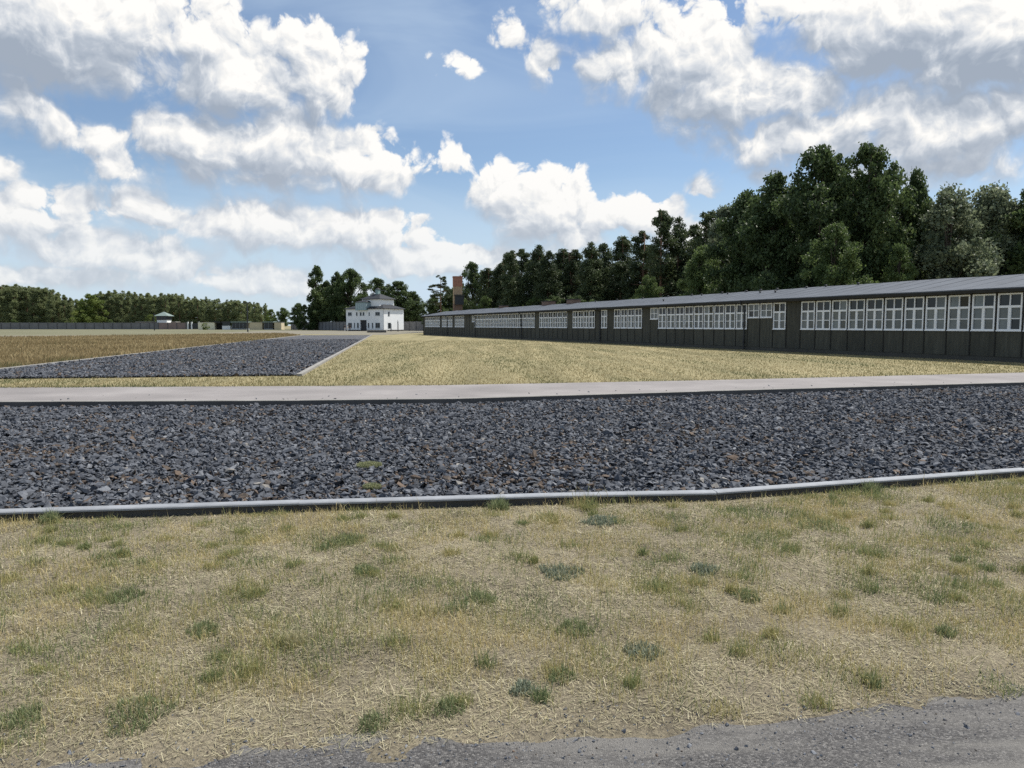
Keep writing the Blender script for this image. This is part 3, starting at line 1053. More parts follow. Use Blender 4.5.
def build_grass():
    # standing grass: patchy
    P = scatter_verge(350000, 0.95)
    g = fbm(P[:, 0] * 2.3, P[:, 1] * 2.3, 31, 4)
    patch = fbm(P[:, 0] * 3.2, P[:, 1] * 3.2, 77, 3)
    de = P[:, 1] - lerp_line(asph_line, P[:, 0])
    dk = lerp_line(kerb_line, P[:, 0]) - P[:, 1]
    keep = rng.random(len(P)) < np.clip((patch - 0.30) * 3.0, 0.15, 1) * np.clip(de / 0.5 + 0.05, 0.0, 1)
    P, g, patch, de, dk = P[keep], g[keep], patch[keep], de[keep], dk[keep]
    n = len(P)
    # many small fresh tufts among the dry blades
    cen = scatter_verge(520, 0.8)
    own = rng.integers(0, len(cen), 42000)
    sg = rng.uniform(0.02, 0.065, len(cen))[own]
    Q = cen[own] + rng.normal(0, 1, (len(own), 2)) * sg[:, None]
    ok = (Q[:, 1] < lerp_line(kerb_line, Q[:, 0]) - 0.06) & (Q[:, 1] > lerp_line(asph_line, Q[:, 0]))
    Q, own = Q[ok], own[ok]
    fresh = np.concatenate([np.zeros(len(P)), np.clip(rng.normal(0.62, 0.15, len(cen))[own], 0.4, 1)])
    P = np.concatenate([P, Q])
    g = np.concatenate([g, np.full(len(Q), 0.5)])
    dk = lerp_line(kerb_line, P[:, 0]) - P[:, 1]
    n = len(P)
    z0 = verge_z(P[:, 0], P[:, 1])
    tall = 0.6 + 0.9 * fbm(P[:, 0] * 0.9, P[:, 1] * 0.9, 55, 3) + np.clip(1 - dk / 0.24, 0, 1) * (fbm(P[:, 0] * 2.1, P[:, 1] * 0.5, 19, 3) - 0.38) * 5.5
    h = np.clip(rng.lognormal(math.log(0.037), 0.45, n), 0.012, 0.15) * tall
    w = rng.uniform(0.0018, 0.0042, n) * (0.6 + P[:, 1] * 0.13)
    hue = np.clip((g - 0.45) * 1.5 + rng.normal(0.38, 0.22, n), 0, 1)
    hue = np.where(fresh > 0, np.clip(fresh + rng.normal(0, 0.14, n), 0, 1), hue)
    o = obj('verge_grass', blades('verge_grass', P, z0, h, w, np.abs(rng.normal(0.75, 0.5, n)), hue, M['blade']))
    tag(o, 'patchy half-dry grass in the foreground between asphalt and metal edging', 'grass', None, 'stuff')
    # dead straw lying about
    P = scatter_verge(420000, 1.0)
    de = P[:, 1] - lerp_line(asph_line, P[:, 0])
    keep = rng.random(len(P)) < np.clip(de / 0.12 + 0.5, 0.0, 1) * np.clip(fbm(P[:, 0] * 2.4, P[:, 1] * 2.4, 91, 3) * 2.6 - 0.5, 0.3, 1)
    P = P[keep]
    n = len(P)
    o = obj('dead_straw', straws('dead_straw', P, np.maximum(verge_z(P[:, 0], P[:, 1]), 0.004), np.clip(rng.lognormal(math.log(0.022), 0.6, n), 0.006, 0.14),
                                 rng.uniform(0.0009, 0.0026, n) * (0.55 + P[:, 1] * 0.15), np.clip(rng.normal(0.42, 0.26, n), 0, 1), M['thatch']))
    tag(o, 'bleached dead straw lying flat among the foreground grass', 'straw', None, 'stuff')
    # mown lawn beyond the path
    N = 170000
    d = 17.5 + 62 * rng.random(N) ** 1.8
    x = rng.uniform(-1, 1, N) * (d * 0.72 + 2)
    P = np.stack([x, d], -1)
    u = (P[:, 0] - NR.x) * side.x + (P[:, 1] - NR.y) * side.y
    s_ = (P[:, 0] - NR.x) * dirn.x + (P[:, 1] - NR.y) * dirn.y
    ok = (d > lerp_line(path_line, x) - 0.12 + 0.4 * (fbm(x * 1.3, d * 1.3, 15, 3) - 0.35)) & ((u < -0.13) | (s_ < -0.25)) & (x < 22.0 - 0.381 * (d - 32) - 0.25)
    P = P[ok]
    n = len(P)
    d = P[:, 1]
    streak = 0.5 * fbm(P[:, 0] * 0.5, P[:, 1] * 0.25, 41, 4) + 0.5 * fbm((P[:, 0] + P[:, 1] * 0.17) * 1.1, P[:, 1] * 0.06, 43, 3)
    de = d - lerp_line(path_line, P[:, 0])
    hue = np.clip((streak - 0.45) * 2.4 + rng.normal(0.30, 0.18, n) + np.clip(1 - de / 1.6, 0, 1) * 0.30, 0, 1)
    h = rng.uniform(0.03, 0.075, n) * (0.8 + 0.5 * streak) + np.clip(1 - de / 0.8, 0, 1) * 0.03
    z0 = np.where(de < 0.1, 0.09, -0.012)
    o = obj('lawn_grass', blades('lawn_grass', P, z0, h, 0.006 + d * 0.0005 * rng.uniform(0.6, 1.4, n), np.abs(rng.normal(0.7, 0.4, n)), hue, M['lawn_blade']))
    tag(o, 'dry yellow mown grass of the lawn before the dark barrack', 'grass', None, 'stuff')
    # tall brown grass of the field
    N = 120000
    d = 25.5 + 125 * rng.random(N) ** 1.7
    x = -rng.uniform(0.08, 1.0, N) * (d * 0.74 + 6)
    ok = inside(field_poly, x, d)
    P = np.stack([x, d], -1)[ok]
    n = len(P)
    d = P[:, 1]
    pt = fbm(P[:, 0] * 0.16, P[:, 1] * 0.4, 61, 4)
    u = (P[:, 0] - NL.x) * side.x + (P[:, 1] - NL.y) * side.y
    hue = np.clip((pt - 0.2) * 0.9 + rng.normal(0.05, 0.17, n) + np.clip(1 - u / 1.5, 0, 1) * 0.4, 0, 1)
    h = rng.uniform(0.10, 0.26, n) * (0.5 + pt)
    o = obj('field_grass', blades('field_grass', P, np.zeros(n), h, 0.008 + d * 0.00055 * rng.uniform(0.5, 1.4, n), np.abs(rng.normal(0.35, 0.25, n)), hue, M['field_blade']))
    tag(o, 'tall reddish brown grass of the field at the left', 'grass', None, 'stuff')


build_grass()

# single clumps one can pick out in the foreground: px, py, half width px, kind, label
TUFTS = [
    (138, 722, 44, 'g', 'broad dark green grass clump at the bottom left'),
    (22, 724, 28, 'g', 'green grass clump at the lower left edge of the photo'),
    (372, 728, 22, 'g', 'green tuft by the asphalt, left of the rounder tuft beside it'),
    (449, 714, 22, 'g', 'rounded green tuft at the bottom, second along the asphalt edge'),
    (561, 683, 19, 'g', 'dense dark green bushy weed near the bottom centre'),
    (524, 694, 20, 's', 'low grey-green weed just left of the dense dark bushy weed'),
    (642, 658, 28, 's', 'silvery green leafy weed right of the bottom centre'),
    (575, 634, 26, 'g', 'wide loose green tuft above the dense dark bushy weed'),
    (480, 604, 22, 'g', 'flat green tuft in the centre of the grass'),
    (560, 577, 30, 's', 'grey-green weed patch in the middle of the foreground grass'),
    (602, 527, 24, 's', 'dark grey-green weed close to the metal edging at centre'),
    (704, 577, 20, 's', 'dark silvery weed in the right middle of the grass'),
    (747, 603, 18, 'g', 'dark green tuft just right of the dark silvery weed'),
    (945, 638, 14, 'g', 'small green tuft low at the right'),
    (873, 688, 13, 'g', 'small fresh green tuft near the asphalt at the right'),
    (820, 530, 34, 'g', 'wide green grass patch near the bend of the edging'),
    (125, 604, 24, 'g', 'green tuft in the left middle of the grass'),
    (205, 637, 22, 'g', 'loose green clump left of centre'),
    (365, 577, 18, 'g', 'small green tuft left of the flat centre tuft'),
    (345, 545, 26, 'g', 'olive green tuft in the upper left middle of the grass'),
    (295, 652, 16, 'd', 'straw-yellow dry tuft standing in the left half'),
    (35, 508, 16, 'k', 'leggy green weed against the edging at the left end'),
    (85, 512, 12, 'k', 'second green weed against the edging, left end'),
    (500, 497, 14, 'k', 'upright green weed against the edging at centre'),
    (858, 489, 12, 'k', 'green weed against the edging right of its bend'),
]


def build_tufts():
    for (px, py, hw, kind, label) in TUFTS:
        p = at(px, py)
        if kind == 'k':
            p.y = float(lerp_line(kerb_line, np.array([p.x]))[0]) - 0.16
        ppm = F / p.y
        r_ = hw / ppm
        n = int(260 * min(2.2, max(0.7, (r_ / 0.10) ** 1.2)))
        a, q = rng.uniform(0, 2 * np.pi, n), np.sqrt(rng.random(n))
        P = np.stack([np.cos(a) * q * r_ * 0.9 * (0.8 + 0.2 * np.sin(3 * a + px)), np.sin(a) * q * r_ * 0.8], -1)
        hh = {'g': 0.055, 's': 0.045, 'd': 0.085, 'k': 0.12}[kind]
        h = hh * rng.uniform(0.5, 1.35, n) * (1.15 - 0.5 * q)
        hue = np.clip(rng.normal(0.38, 0.26, n), 0, 1)
        if kind == 'd':
            hue = rng.uniform(0.85, 1.0, n)
        w = rng.uniform(0.003, 0.006, n) * (1.7 if kind == 's' else 1.0) * (0.6 + 0.1 * p.y)
        z0 = verge_z(P[:, 0] + p.x, P[:, 1] + p.y)
        zb = float(z0.min())
        me = blades('weed_clump', P, z0 - zb, h, w, np.abs(rng.normal(0.75, 0.45, n)), hue, M['silver_weed'] if kind == 's' else M['tuft'])
        o = obj('weed_clump' if kind in 'sk' else 'grass_tuft', me, None, (p.x, p.y, zb))
        tag(o, label, 'weed' if kind in 'sk' else 'grass tuft', 'clumps in the foreground grass')
    for (px, py, hw, label) in ((369, 465, 13, 'small yellow-green moss cushion growing on the dark gravel'), (372, 487, 9, 'tiny dull green moss cushion on the gravel close to the edging')):
        p = at(px, py, 0.08)
        r_ = hw / F * p.y
        n = 900
        a, q = rng.uniform(0, 2 * np.pi, n), np.sqrt(rng.random(n))
        P = np.stack([np.cos(a) * q * r_, np.sin(a) * q * r_ * 0.9], -1)
        me = blades('moss_cushion', P, np.full(n, 0.02) * (1 - q), rng.uniform(0.015, 0.04, n), rng.uniform(0.006, 0.012, n), np.abs(rng.normal(0.8, 0.4, n)), rng.uniform(0.55, 0.85, n), M['tuft'])
        tag(obj('moss_cushion', me, None, (p.x, p.y, 0.075)), label, 'moss', 'moss cushions on the gravel')


build_tufts()

# ------------------------------------------------------------------ the long barrack
TX, TY = -0.356, 0.934
P0 = Vector((22.1, 32.0, 0))
bk = tag(empty('barrack', P0, math.atan2(TY, TX)), 'long low dark olive wooden barrack with rows of white windows', 'barrack')
MODULE = 1.2152
S0 = 1.242
Z_SILL, Z_HEAD, Z_SMALL, Z_TOP, Z_PL = 1.37, 3.02, 2.10, 3.20, 0.22
JMIN, JMAX = -8, 86


def kind_of(j):
    if j <= 10 or j == 12 or 15 <= j <= 23 or 26 <= j <= 29 or j == 31 or 33 <= j <= 36 or 38 <= j <= 43 or 45 <= j <= 62:
        return 'full'
    if j in (13, 14, 24, 63):
        return 'small'
    if 67 <= j <= 70 or 72 <= j <= 76 or 78 <= j <= 85:
        return 'full'
    return 'blank'


def barrack():
    PW = MODULE - 0.012
    WW = 1.10
    g0 = (PW - WW) / 2
    panel = {}
    m = MB().box(0, PW, -0.06, 0, Z_PL, Z_TOP)
    panel['blank'] = m.mesh('wall_panel_blank', M['boarding'])
    for kname, zs in (('full', Z_SILL), ('small', Z_SMALL)):
        m = MB().box(0, PW, -0.06, 0, Z_PL, zs).box(0, PW, -0.06, 0, Z_HEAD, Z_TOP).box(0, g0, -0.06, 0, zs, Z_HEAD).box(PW - g0, PW, -0.06, 0, zs, Z_HEAD)
        panel[kname] = m.mesh('wall_panel_' + kname, M['boarding'])
    bat = MB().box(-0.03, 0.03, 0.0, 0.028, Z_PL, Z_TOP).mesh('batten', M['dark_wood'])

    def frame(zs, full):
        m = MB()
        y0, y1 = -0.05, 0.035
        e = 0.068
        m.box(0, e, y0, y1, zs, Z_HEAD).box(WW - e, WW, y0, y1, zs, Z_HEAD)
        m.box(e, WW - e, y0, y1, Z_HEAD - e, Z_HEAD).box(e, WW - e, y0, y1, zs, zs + e)
        m.box(-0.02, WW + 0.02, y1, y1 + 0.03, zs - 0.03, zs + 0.02)
        if full:
            zt = 2.43
            m.box(e, WW - e, y0 + .005, y1 + .008, zt - 0.05, zt + 0.05)
            m.box(WW / 2 - 0.026, WW / 2 + 0.026, y0 + .004, y1 - .012, zt + 0.05, Z_HEAD - e)
            m.box(WW / 2 - 0.066, WW / 2 + 0.066, y0 + .004, y1 - .004, zs + e, zt - 0.05)
            zm = (zs + zt) / 2
            for a, b in ((e, WW / 2 - .066), (WW / 2 + .066, WW - e)):
                m.box(a, b, y0 + .01, y1 - .02, zm - 0.02, zm + 0.02)
        else:
            m.box(WW / 2 - 0.03, WW / 2 + 0.03, y0 + .004, y1 - .008, zs + e, Z_HEAD - e)
            zm = (zs + Z_HEAD) / 2
            for a, b in ((e, WW / 2 - .03), (WW / 2 + .03, WW - e)):
                m.box(a, b, y0 + .01, y1 - .02, zm - 0.018, zm + 0.018)
        return m.mesh('window_full' if full else 'window_small', M['white_paint'])
    fr = {'full': frame(Z_SILL, True), 'small': frame(Z_SMALL, False)}

    def pane_rects(kname):
        e = 0.05
        r_ = []
        if kname == 'full':
            zt, zm = 2.43, (Z_SILL + 2.43) / 2
            for a, b in ((e, WW / 2 - .01), (WW / 2 + .01, WW - e)):
                r_.append((a, b, zt + .04, Z_HEAD - e, 'up'))
                r_.append((a, b, zm + .004, zt - .04, 'low'))
                r_.append((a, b, Z_SILL + e, zm - .004, 'low'))
        else:
            zm = (Z_SMALL + Z_HEAD) / 2
            for a, b in ((e, WW / 2 - .01), (WW / 2 + .01, WW - e)):
                r_.append((a, b, zm + .004, Z_HEAD - e, 'low'))
                r_.append((a, b, Z_SMALL + e, zm - .004, 'low'))
        return r_
    pane_mesh = {}
    for kname in ('full', 'small'):
        for i, (a, b, c, d, w_) in enumerate(pane_rects(kname)):
            w2, h2 = (b - a) / 2, (d - c) / 2
            for gl in ('glass', 'curtain_glass'):
                pane_mesh[kname, i, gl] = (MB().box(-w2, w2, -0.004, 0.004, -h2, h2).mesh('pane', M[gl]), (a + b) / 2, (c + d) / 2)
        for gl in ('glass', 'curtain_glass'):
            m = MB()
            for (a, b, c, d, w_) in pane_rects(kname):
                m.box(a, b, -0.034, -0.026, c, d, 0 if w_ == 'up' else 1)
            pane_mesh[kname, 'all'] = m.mesh('glazing', M['glass'], M['curtain_glass'])
    for j in range(JMIN, JMAX + 1):
        kn = kind_of(j)
        x = S0 + MODULE * (j - 1) + 0.05            # near edge of the module
        obj('wall_panel', panel[kn], bk, (x, 0, 0))
        obj('batten', bat, bk, (x - 0.006, 0, 0))
        if kn == 'blank':
            continue
        wdw = obj('window', fr[kn], bk, (x + g0, 0, 0))
        if j <= 36:
            for i, (a, b, c, d, w_) in enumerate(pane_rects(kn)):
                r_ = random.random()
                gl = 'curtain_glass' if (w_ == 'low' and r_ < 0.985) or (w_ == 'up' and r_ < 0.10) else 'glass'
                me, cx, cz = pane_mesh[kn, i, gl]
                obj('pane', me, wdw, (cx, -0.03, cz), (random.gauss(0, 0.012), 0, random.gauss(0, 0.012)))
        else:
            tag(obj('glazing', pane_mesh[kn, 'all'], wdw), None, None, None, 'stuff')
    xa, xb = S0 + MODULE * (JMIN - 1) + 0.04, S0 + MODULE * JMAX + 0.06
    DEP = 8.4
    obj('plinth', MB().box(xa, xb, -DEP + 0.02, -0.02, -0.05, Z_PL).mesh('plinth', M['plinth']), bk)
    obj('end_wall', MB().box(xb, xb + 0.08, -DEP, 0.0, 0, Z_TOP).mesh('end_wall', M['boarding']), bk)
    obj('end_wall', MB().box(xa - 0.08, xa, -DEP, 0.0, 0, Z_TOP).mesh('end_wall', M['boarding']), bk)
    obj('back_wall', MB().box(xa, xb, -DEP, -DEP + 0.08, Z_PL, Z_TOP).mesh('back_wall', M['boarding']), bk)
    obj('shade_sheet', MB().box(xa + .02, xb - .02, -0.6, -0.58, Z_PL, Z_TOP).mesh('shade_sheet', M['interior']), bk).name = 'inside_shade_sheet'  # added near-black sheet, painted as the dark inside behind the windows
    obj('corner_board', MB().box(xb - 0.04, xb + 0.10, 0.002, 0.05, 0, Z_TOP).mesh('corner_board', M['dark_wood']), bk)
    # roof in sheets, each lying a little differently
    sheet = 2.43
    n = int((xb - xa + 0.6) / sheet) + 1
    ye, yr = 0.42, -DEP / 2
    ze, zr = 3.20, 4.06
    gab = MB()
    for xx in (xa - 0.04, xb - 0.04):
        gab.add([(xx, -DEP, Z_TOP), (xx, 0, Z_TOP), (xx, yr, zr - 0.12), (xx + .08, -DEP, Z_TOP), (xx + .08, 0, Z_TOP), (xx + .08, yr, zr - 0.12)],
                [(0, 1, 2), (5, 4, 3), (0, 3, 4, 1), (1, 4, 5, 2), (2, 5, 3, 0)])
    obj('gable', gab.mesh('gable', M['boarding']), bk)
    zs = [random.gauss(0, 0.016) for _ in range(n + 2)]
    for i in range(n):
        x0, x1 = xa - 0.3 + sheet * i, min(xa - 0.3 + sheet * (i + 1) - 0.004, xb + 0.35)
        a, b = zs[i], zs[i + 1]
        m = MB()
        th = 0.055
        m.add([(x0, ye, ze + a * .4), (x1, ye, ze + b * .4), (x1, yr, zr + b), (x0, yr, zr + a),
               (x0, ye, ze + th + a * .4), (x1, ye, ze + th + b * .4), (x1, yr, zr + th + b), (x0, yr, zr + th + a)],
              [(0, 1, 2, 3), (7, 6, 5, 4), (4, 5, 1, 0), (5, 6, 2, 1), (6, 7, 3, 2), (7, 4, 0, 3)])
        for q in range(2):                          # seam ribs
            xr = x0 + sheet * (0.25 + 0.5 * q)
            if xr + .05 < x1:
                f_ = (xr - x0) / sheet
                dz = a + (b - a) * f_
                m.add([(xr, ye - .01, ze + th + dz * .4), (xr + .05, ye - .01, ze + th + dz * .4), (xr + .05, yr + .05, zr + th + dz), (xr, yr + .05, zr + th + dz),
                       (xr, ye - .01, ze + th + .005 + dz * .4), (xr + .05, ye - .01, ze + th + .005 + dz * .4), (xr + .05, yr + .05, zr + th + .005 + dz), (xr, yr + .05, zr + th + .005 + dz)],
                      [(7, 6, 5, 4), (4, 5, 1, 0), (5, 6, 2, 1), (7, 4, 0, 3)])
        obj('roof_sheet', m.mesh('roof_sheet', M['roof_felt']), bk)
    m = MB()
    m.add([(xa - .3, yr, zr), (xb + .3, yr, zr), (xb + .3, -DEP - .4, ze), (xa - .3, -DEP - .4, ze),
           (xa - .3, yr - .001, zr + .05), (xb + .3, yr - .001, zr + .05), (xb + .3, -DEP - .4, ze + .05), (xa - .3, -DEP - .4, ze + .05)],
          [(0, 1, 2, 3), (7, 6, 5, 4), (4, 5, 1, 0), (5, 6, 2, 1), (6, 7, 3, 2), (7, 4, 0, 3)])
    obj('rear_roof_slope', m.mesh('rear_roof_slope', M['roof_felt']), bk)
    obj('fascia', MB().box(xa - .28, xb + .3, 0.385, 0.412, 3.06, 3.196).mesh('fascia', M['dark_wood']), bk)
    obj('soffit', MB().box(xa - .28, xb + .3, 0.003, 0.384, 3.16, 3.185).mesh('soffit', M['dark_wood']), bk)

    def s_of(px):
        u = (px - 512) / F
        d = (P0.x + 0.381 * 32) / (u + 0.381)
        return (d - 32) / TY
    for px in (744.5, 600.5, 522, 476, 448):
        s = s_of(px)
        m = MB()
        m.tube([(s, 0.46, 3.17), (s, 0.40, 3.02), (s, 0.10, 2.86), (s, 0.09, 2.5), (s, 0.09, 0.0)], [0.05] * 5, 8)
        m.box(s - .09, s + .09, 0.414, 0.52, 3.08, 3.24)
        for z in (0.5, 1.6, 2.6):
            m.box(s - .065, s + .065, 0.0, 0.16, z, z + 0.04)
        obj('downpipe', m.mesh('downpipe', M['dark_metal']), bk)
    for px, wd, hh in ((521, 1.9, 0.42), (544.5, 1.6, 0.42), (479, 1.2, 0.3)):
        s = s_of(px) + 1.5
        m = MB().box(s - wd / 2, s + wd / 2, yr - 0.5, yr + 0.5, zr - 0.4, zr + hh)
        c = obj('chimney', m.mesh('chimney', M['brick_dull']), bk)
        obj('chimney_cap', MB().box(s - wd / 2 - .08, s + wd / 2 + .08, yr - 0.58, yr + 0.58, zr + hh, zr + hh + .08).mesh('chimney_cap', M['plinth']), c)
    vm = MB().tube([(0, 0, -0.05), (0, 0, 0.10)], [0.05, 0.05], 8).tube([(0, 0, 0.10), (0, 0, 0.15)], [0.11, 0.07], 8).mesh('roof_vent', M['dark_metal'])
    for px, fy in ((664, .93), (677, .86), (693, .95), (706, .80), (718, .93), (731, .96), (743, .72), (748, .95), (762, .66), (779, .92), (797, .95), (661, .4), (830, .95), (590, .95), (615, .95), (640, .94), (571, .9)):
        s = s_of(px) + 2.0
        y = ye + (yr - ye) * fy
        z = ze + (zr - ze) * fy + 0.06
        obj('roof_vent', vm, bk, (s, y, z))


barrack()

# ------------------------------------------------------------------ white gatehouse
TH = R(33)
GC = Vector((col_at(384, 214), 214, 0))
GW, GD = 15.0, 8.7
# local x runs left along the front, local y runs forward out of the front
gh = tag(empty('gatehouse', GC, math.pi - TH), 'white two-storey gatehouse with slate hip roofs and glazed bay', 'building')


def gatehouse():
    # local x runs left along the front, y is outward, so the house fills y from -GD to 0
    def lx(px):
        return (384 - px) / 37.0 * GW
    gx0, gx1 = lx(367.5), lx(361)
    m = MB().box(0, gx0, -GD, 0, 0, 6.4).box(gx1, GW, -GD, 0, 0, 6.4).box(gx0, gx1, -GD, 0, 3.2, 6.4)
    obj('wall', m.mesh('wall', M['render_white']), gh)
    obj('gate', MB().box(gx0, gx1, -0.45, -0.4, 0, 3.2).mesh('gate', M['dark_metal']), gh)
    m = MB()
    for i in range(7):
        x = gx0 + (gx1 - gx0) * (i + 0.5) / 7
        m.box(x - .03, x + .03, -0.395, -0.35, 0.05, 3.0)
    obj('gate_bar', m.mesh('gate_bar', M['dark_metal']), gh)
    obj('base_course', MB().box(-.05, gx0, -GD - .05, 0.05, 0, 0.35).box(gx1, GW + .05, -GD - .05, .05, 0, .35).mesh('base_course', M['plinth']), gh)
    # roofs
    obj('roof', MB().hip(0, GW, -GD, 0, 6.4, 8.5, 0.45, 6.0, 0.14).mesh('roof', M['slate']), gh)
    tx0, tx1, ty0, ty1 = 2.6, 9.6, -7.4, -1.2
    obj('upper_wall', MB().box(tx0, tx1, ty0, ty1, 6.5, 9.25).mesh('upper_wall', M['render_white']), gh)
    obj('upper_roof', MB().hip(tx0, tx1, ty0, ty1, 9.25, 11.0, 0.5, 1.6, 0.14).mesh('upper_roof', M['slate']), gh)
    cx, cy = (tx0 + tx1) / 2, (ty0 + ty1) / 2
    lan = obj('lantern', MB().box(cx - .5, cx + .5, cy - .5, cy + .5, 10.7, 12.2).mesh('lantern', M['teal_frame']), gh)
    obj('lantern_roof', MB().hip(cx - .5, cx + .5, cy - .5, cy + .5, 12.2, 12.75, .15, .05, .06).mesh('lantern_roof', M['slate']), lan)
    # glazed bay above the gate
    b0, b1 = lx(369.0), lx(358.8)
    bay = obj('bay', MB().box(b0, b1, 0.0, 0.9, 6.05, 6.25).box(b0, b1, -2.0, 0.9, 8.15, 8.35).box(b0 + .1, b1 - .1, -2.0, -1.9, 6.3, 8.15).mesh('bay', M['teal_frame']), gh)
    n = 5
    for i in range(n):
        x0, x1 = b0 + (b1 - b0) * i / n + .05, b0 + (b1 - b0) * (i + 1) / n - .05
        obj('pane', MB().box(x0, x1, 0.82, 0.86, 6.25, 8.15).mesh('pane', M['teal']), bay)
        obj('mullion', MB().box(x1, x1 + .1, 0.80, 0.9, 6.25, 8.15).mesh('mullion', M['teal_frame']), bay)
    for xx in (b0, b1 - .05):
        obj('pane', MB().box(xx, xx + .05, -1.9, 0.80, 6.27, 8.13).mesh('pane', M['teal']), bay)
    obj('bay_roof', MB().hip(b0, b1, -2.0, 0.9, 8.35, 8.9, .15, 2.5, .06).mesh('bay_roof', M['slate']), bay)

    def win(x0, x1, z0, z1, sidewall=False):
        e = 0.08
        m, g_ = MB(), MB()
        if not sidewall:
            m.box(x0, x1, -.05, .05, z0, z0 + e).box(x0, x1, -.05, .05, z1 - e, z1).box(x0, x0 + e, -.05, .05, z0 + e, z1 - e).box(x1 - e, x1, -.05, .05, z0 + e, z1 - e)
            if x1 - x0 > 0.9:
                m.box((x0 + x1) / 2 - .04, (x0 + x1) / 2 + .04, -.05, .045, z0 + e, z1 - e)
            m.box(x0 - .08, x1 + .08, .05, .12, z0 - .08, z0)
            g_.box(x0 + e * .9, x1 - e * .9, .004, .02, z0 + e * .9, z1 - e * .9)
        else:
            m.box(-.05, .05, x0, x1, z0, z0 + e).box(-.05, .05, x0, x1, z1 - e, z1).box(-.05, .05, x0, x0 + e, z0 + e, z1 - e).box(-.05, .05, x1 - e, x1, z0 + e, z1 - e)
            g_.box(-.02, -.004, x0 + e * .9, x1 - e * .9, z0 + e * .9, z1 - e * .9)
        w_ = obj('window', m.mesh('window', M['win_grey']), gh)
        obj('pane', g_.mesh('pane', M['glass']), w_)
    for a, b in ((349, 352.8), (357.2, 358.6), (361, 362.7), (363.8, 365.4), (369.8, 370.8), (376.2, 380.6)):
        win(lx(b), lx(a), 4.5, 5.5)
    for a, b in ((349, 352.8), (355, 356), (358, 359.8), (368.8, 370.2), (372.8, 374), (376.2, 380.6)):
        win(lx(b), lx(a), 0.9, 2.4)
    win(-2.6, -1.9, 4.3, 5.6, True)
    win(-2.9, -1.8, 0.7, 2.4, True)
    m = MB().tube([(-.07, .07, 0), (-.07, .07, 6.35)], [.06, .06], 6)
    obj('downpipe', m.mesh('downpipe', M['win_grey']), gh)


gatehouse()

# ------------------------------------------------------------------ perimeter wall
def wall_run(a, b, label, h=2.7, pitch=3.7, pink=None):
    t = (b - a)
    ln = t.length
    n = round(ln / pitch)
    root = tag(empty('perimeter_wall', a, math.atan2(t.y, t.x)), label, 'wall')
    st = ln / n
    pm_ = MB().box(0.14, st - 0.14, -0.07, 0.07, 0, h).box(0.14, st - 0.14, -0.11, 0.11, h, h + 0.09).mesh('wall_panel', M['wall_concrete'])
    pk = MB().box(0.14, st - 0.14, -0.07, 0.07, 0, h).box(0.14, st - 0.14, -0.11, 0.11, h, h + 0.09).mesh('wall_panel_red', M['wall_pink'])
    pl = MB().box(-0.14, 0.14, -0.16, 0.16, 0, h + 0.2).mesh('pillar', M['pillar'])
    for i in range(n + 1):
        obj('pillar', pl, root, (i * st, 0, 0))
        if i < n:
            obj('wall_panel', pk if pink and pink(i * st / ln) else pm_, root, (i * st, 0, 0))


def gp(px, d):
    return Vector((col_at(px, d), d, 0))


wa, wb = gp(-120, 306), gp(187, 314)
wall_run(wa, wb, 'long grey panelled concrete wall in front of the far pine wood', pink=lambda t: t > 0.90)
wall_run(gp(292, 292), gp(352, 232), 'grey concrete wall running up to the left side of the gatehouse')
wall_run(gp(403, 230), gp(470, 206), 'grey concrete wall between gatehouse and barrack')

# dark gate with white pillars at the end of the far wall
gr = tag(empty('yard_gate', gp(187.5, 314)), 'dark metal gate between white pillars in the far wall', 'gate')
for dx in (0.4, 2.0, 5.0):
    obj('pillar', MB().box(dx, dx + .5, -.25, .25, 0, 3.0).box(dx - .06, dx + .56, -.31, .31, 3.0, 3.12).mesh('pillar', M['render_white']), gr)
obj('gate_leaf', MB().box(2.5, 5.0, -.04, .04, .05, 2.6).mesh('gate_leaf', M['dark_metal']), gr)
obj('gate_leaf', MB().box(.9, 2.0, -.04, .04, .05, 2.6).mesh('gate_leaf', M['dark_metal']), gr)

# watchtower and low annexe behind the wall
wt = tag(empty('watchtower', gp(165.5, 320)), 'small watchtower with pale green pyramid roof above the far wall', 'watchtower')
obj('shaft', MB().box(-2.1, 2.1, -2.1, 2.1, 0, 4.0).mesh('shaft', M['render_white']), wt)
obj('cabin', MB().box(-2.3, 2.3, -2.3, 2.3, 4.0, 5.6).mesh('cabin', M['dark_metal']), wt)
for i in range(4):
    x = -2.2 + i * 1.1
    obj('window', MB().box(x + .1, x + 1.0, -2.36, -2.31, 4.35, 5.35).mesh('window', M['glass']), wt)
    obj('mullion', MB().box(x - .0, x + .1, -2.40, -2.302, 4.0, 5.6).mesh('mullion', M['wall_pink']), wt)
obj('roof', MB().hip(-2.3, 2.3, -2.3, 2.3, 5.6, 7.5, .75, .05, .12).mesh('roof', M['copper']), wt)
an = tag(empty('annexe', gp(138, 322)), 'low long shed with pale flat roof beside the small watchtower', 'shed')
obj('wall', MB().box(0, 16.5, 0, 4, 0, 3.0).mesh('wall', M['wall_pink']), an)
obj('roof', MB().box(-.4, 17, -.4, 4.4, 3.0, 3.3).mesh('roof', M['kerb_concrete']), an)


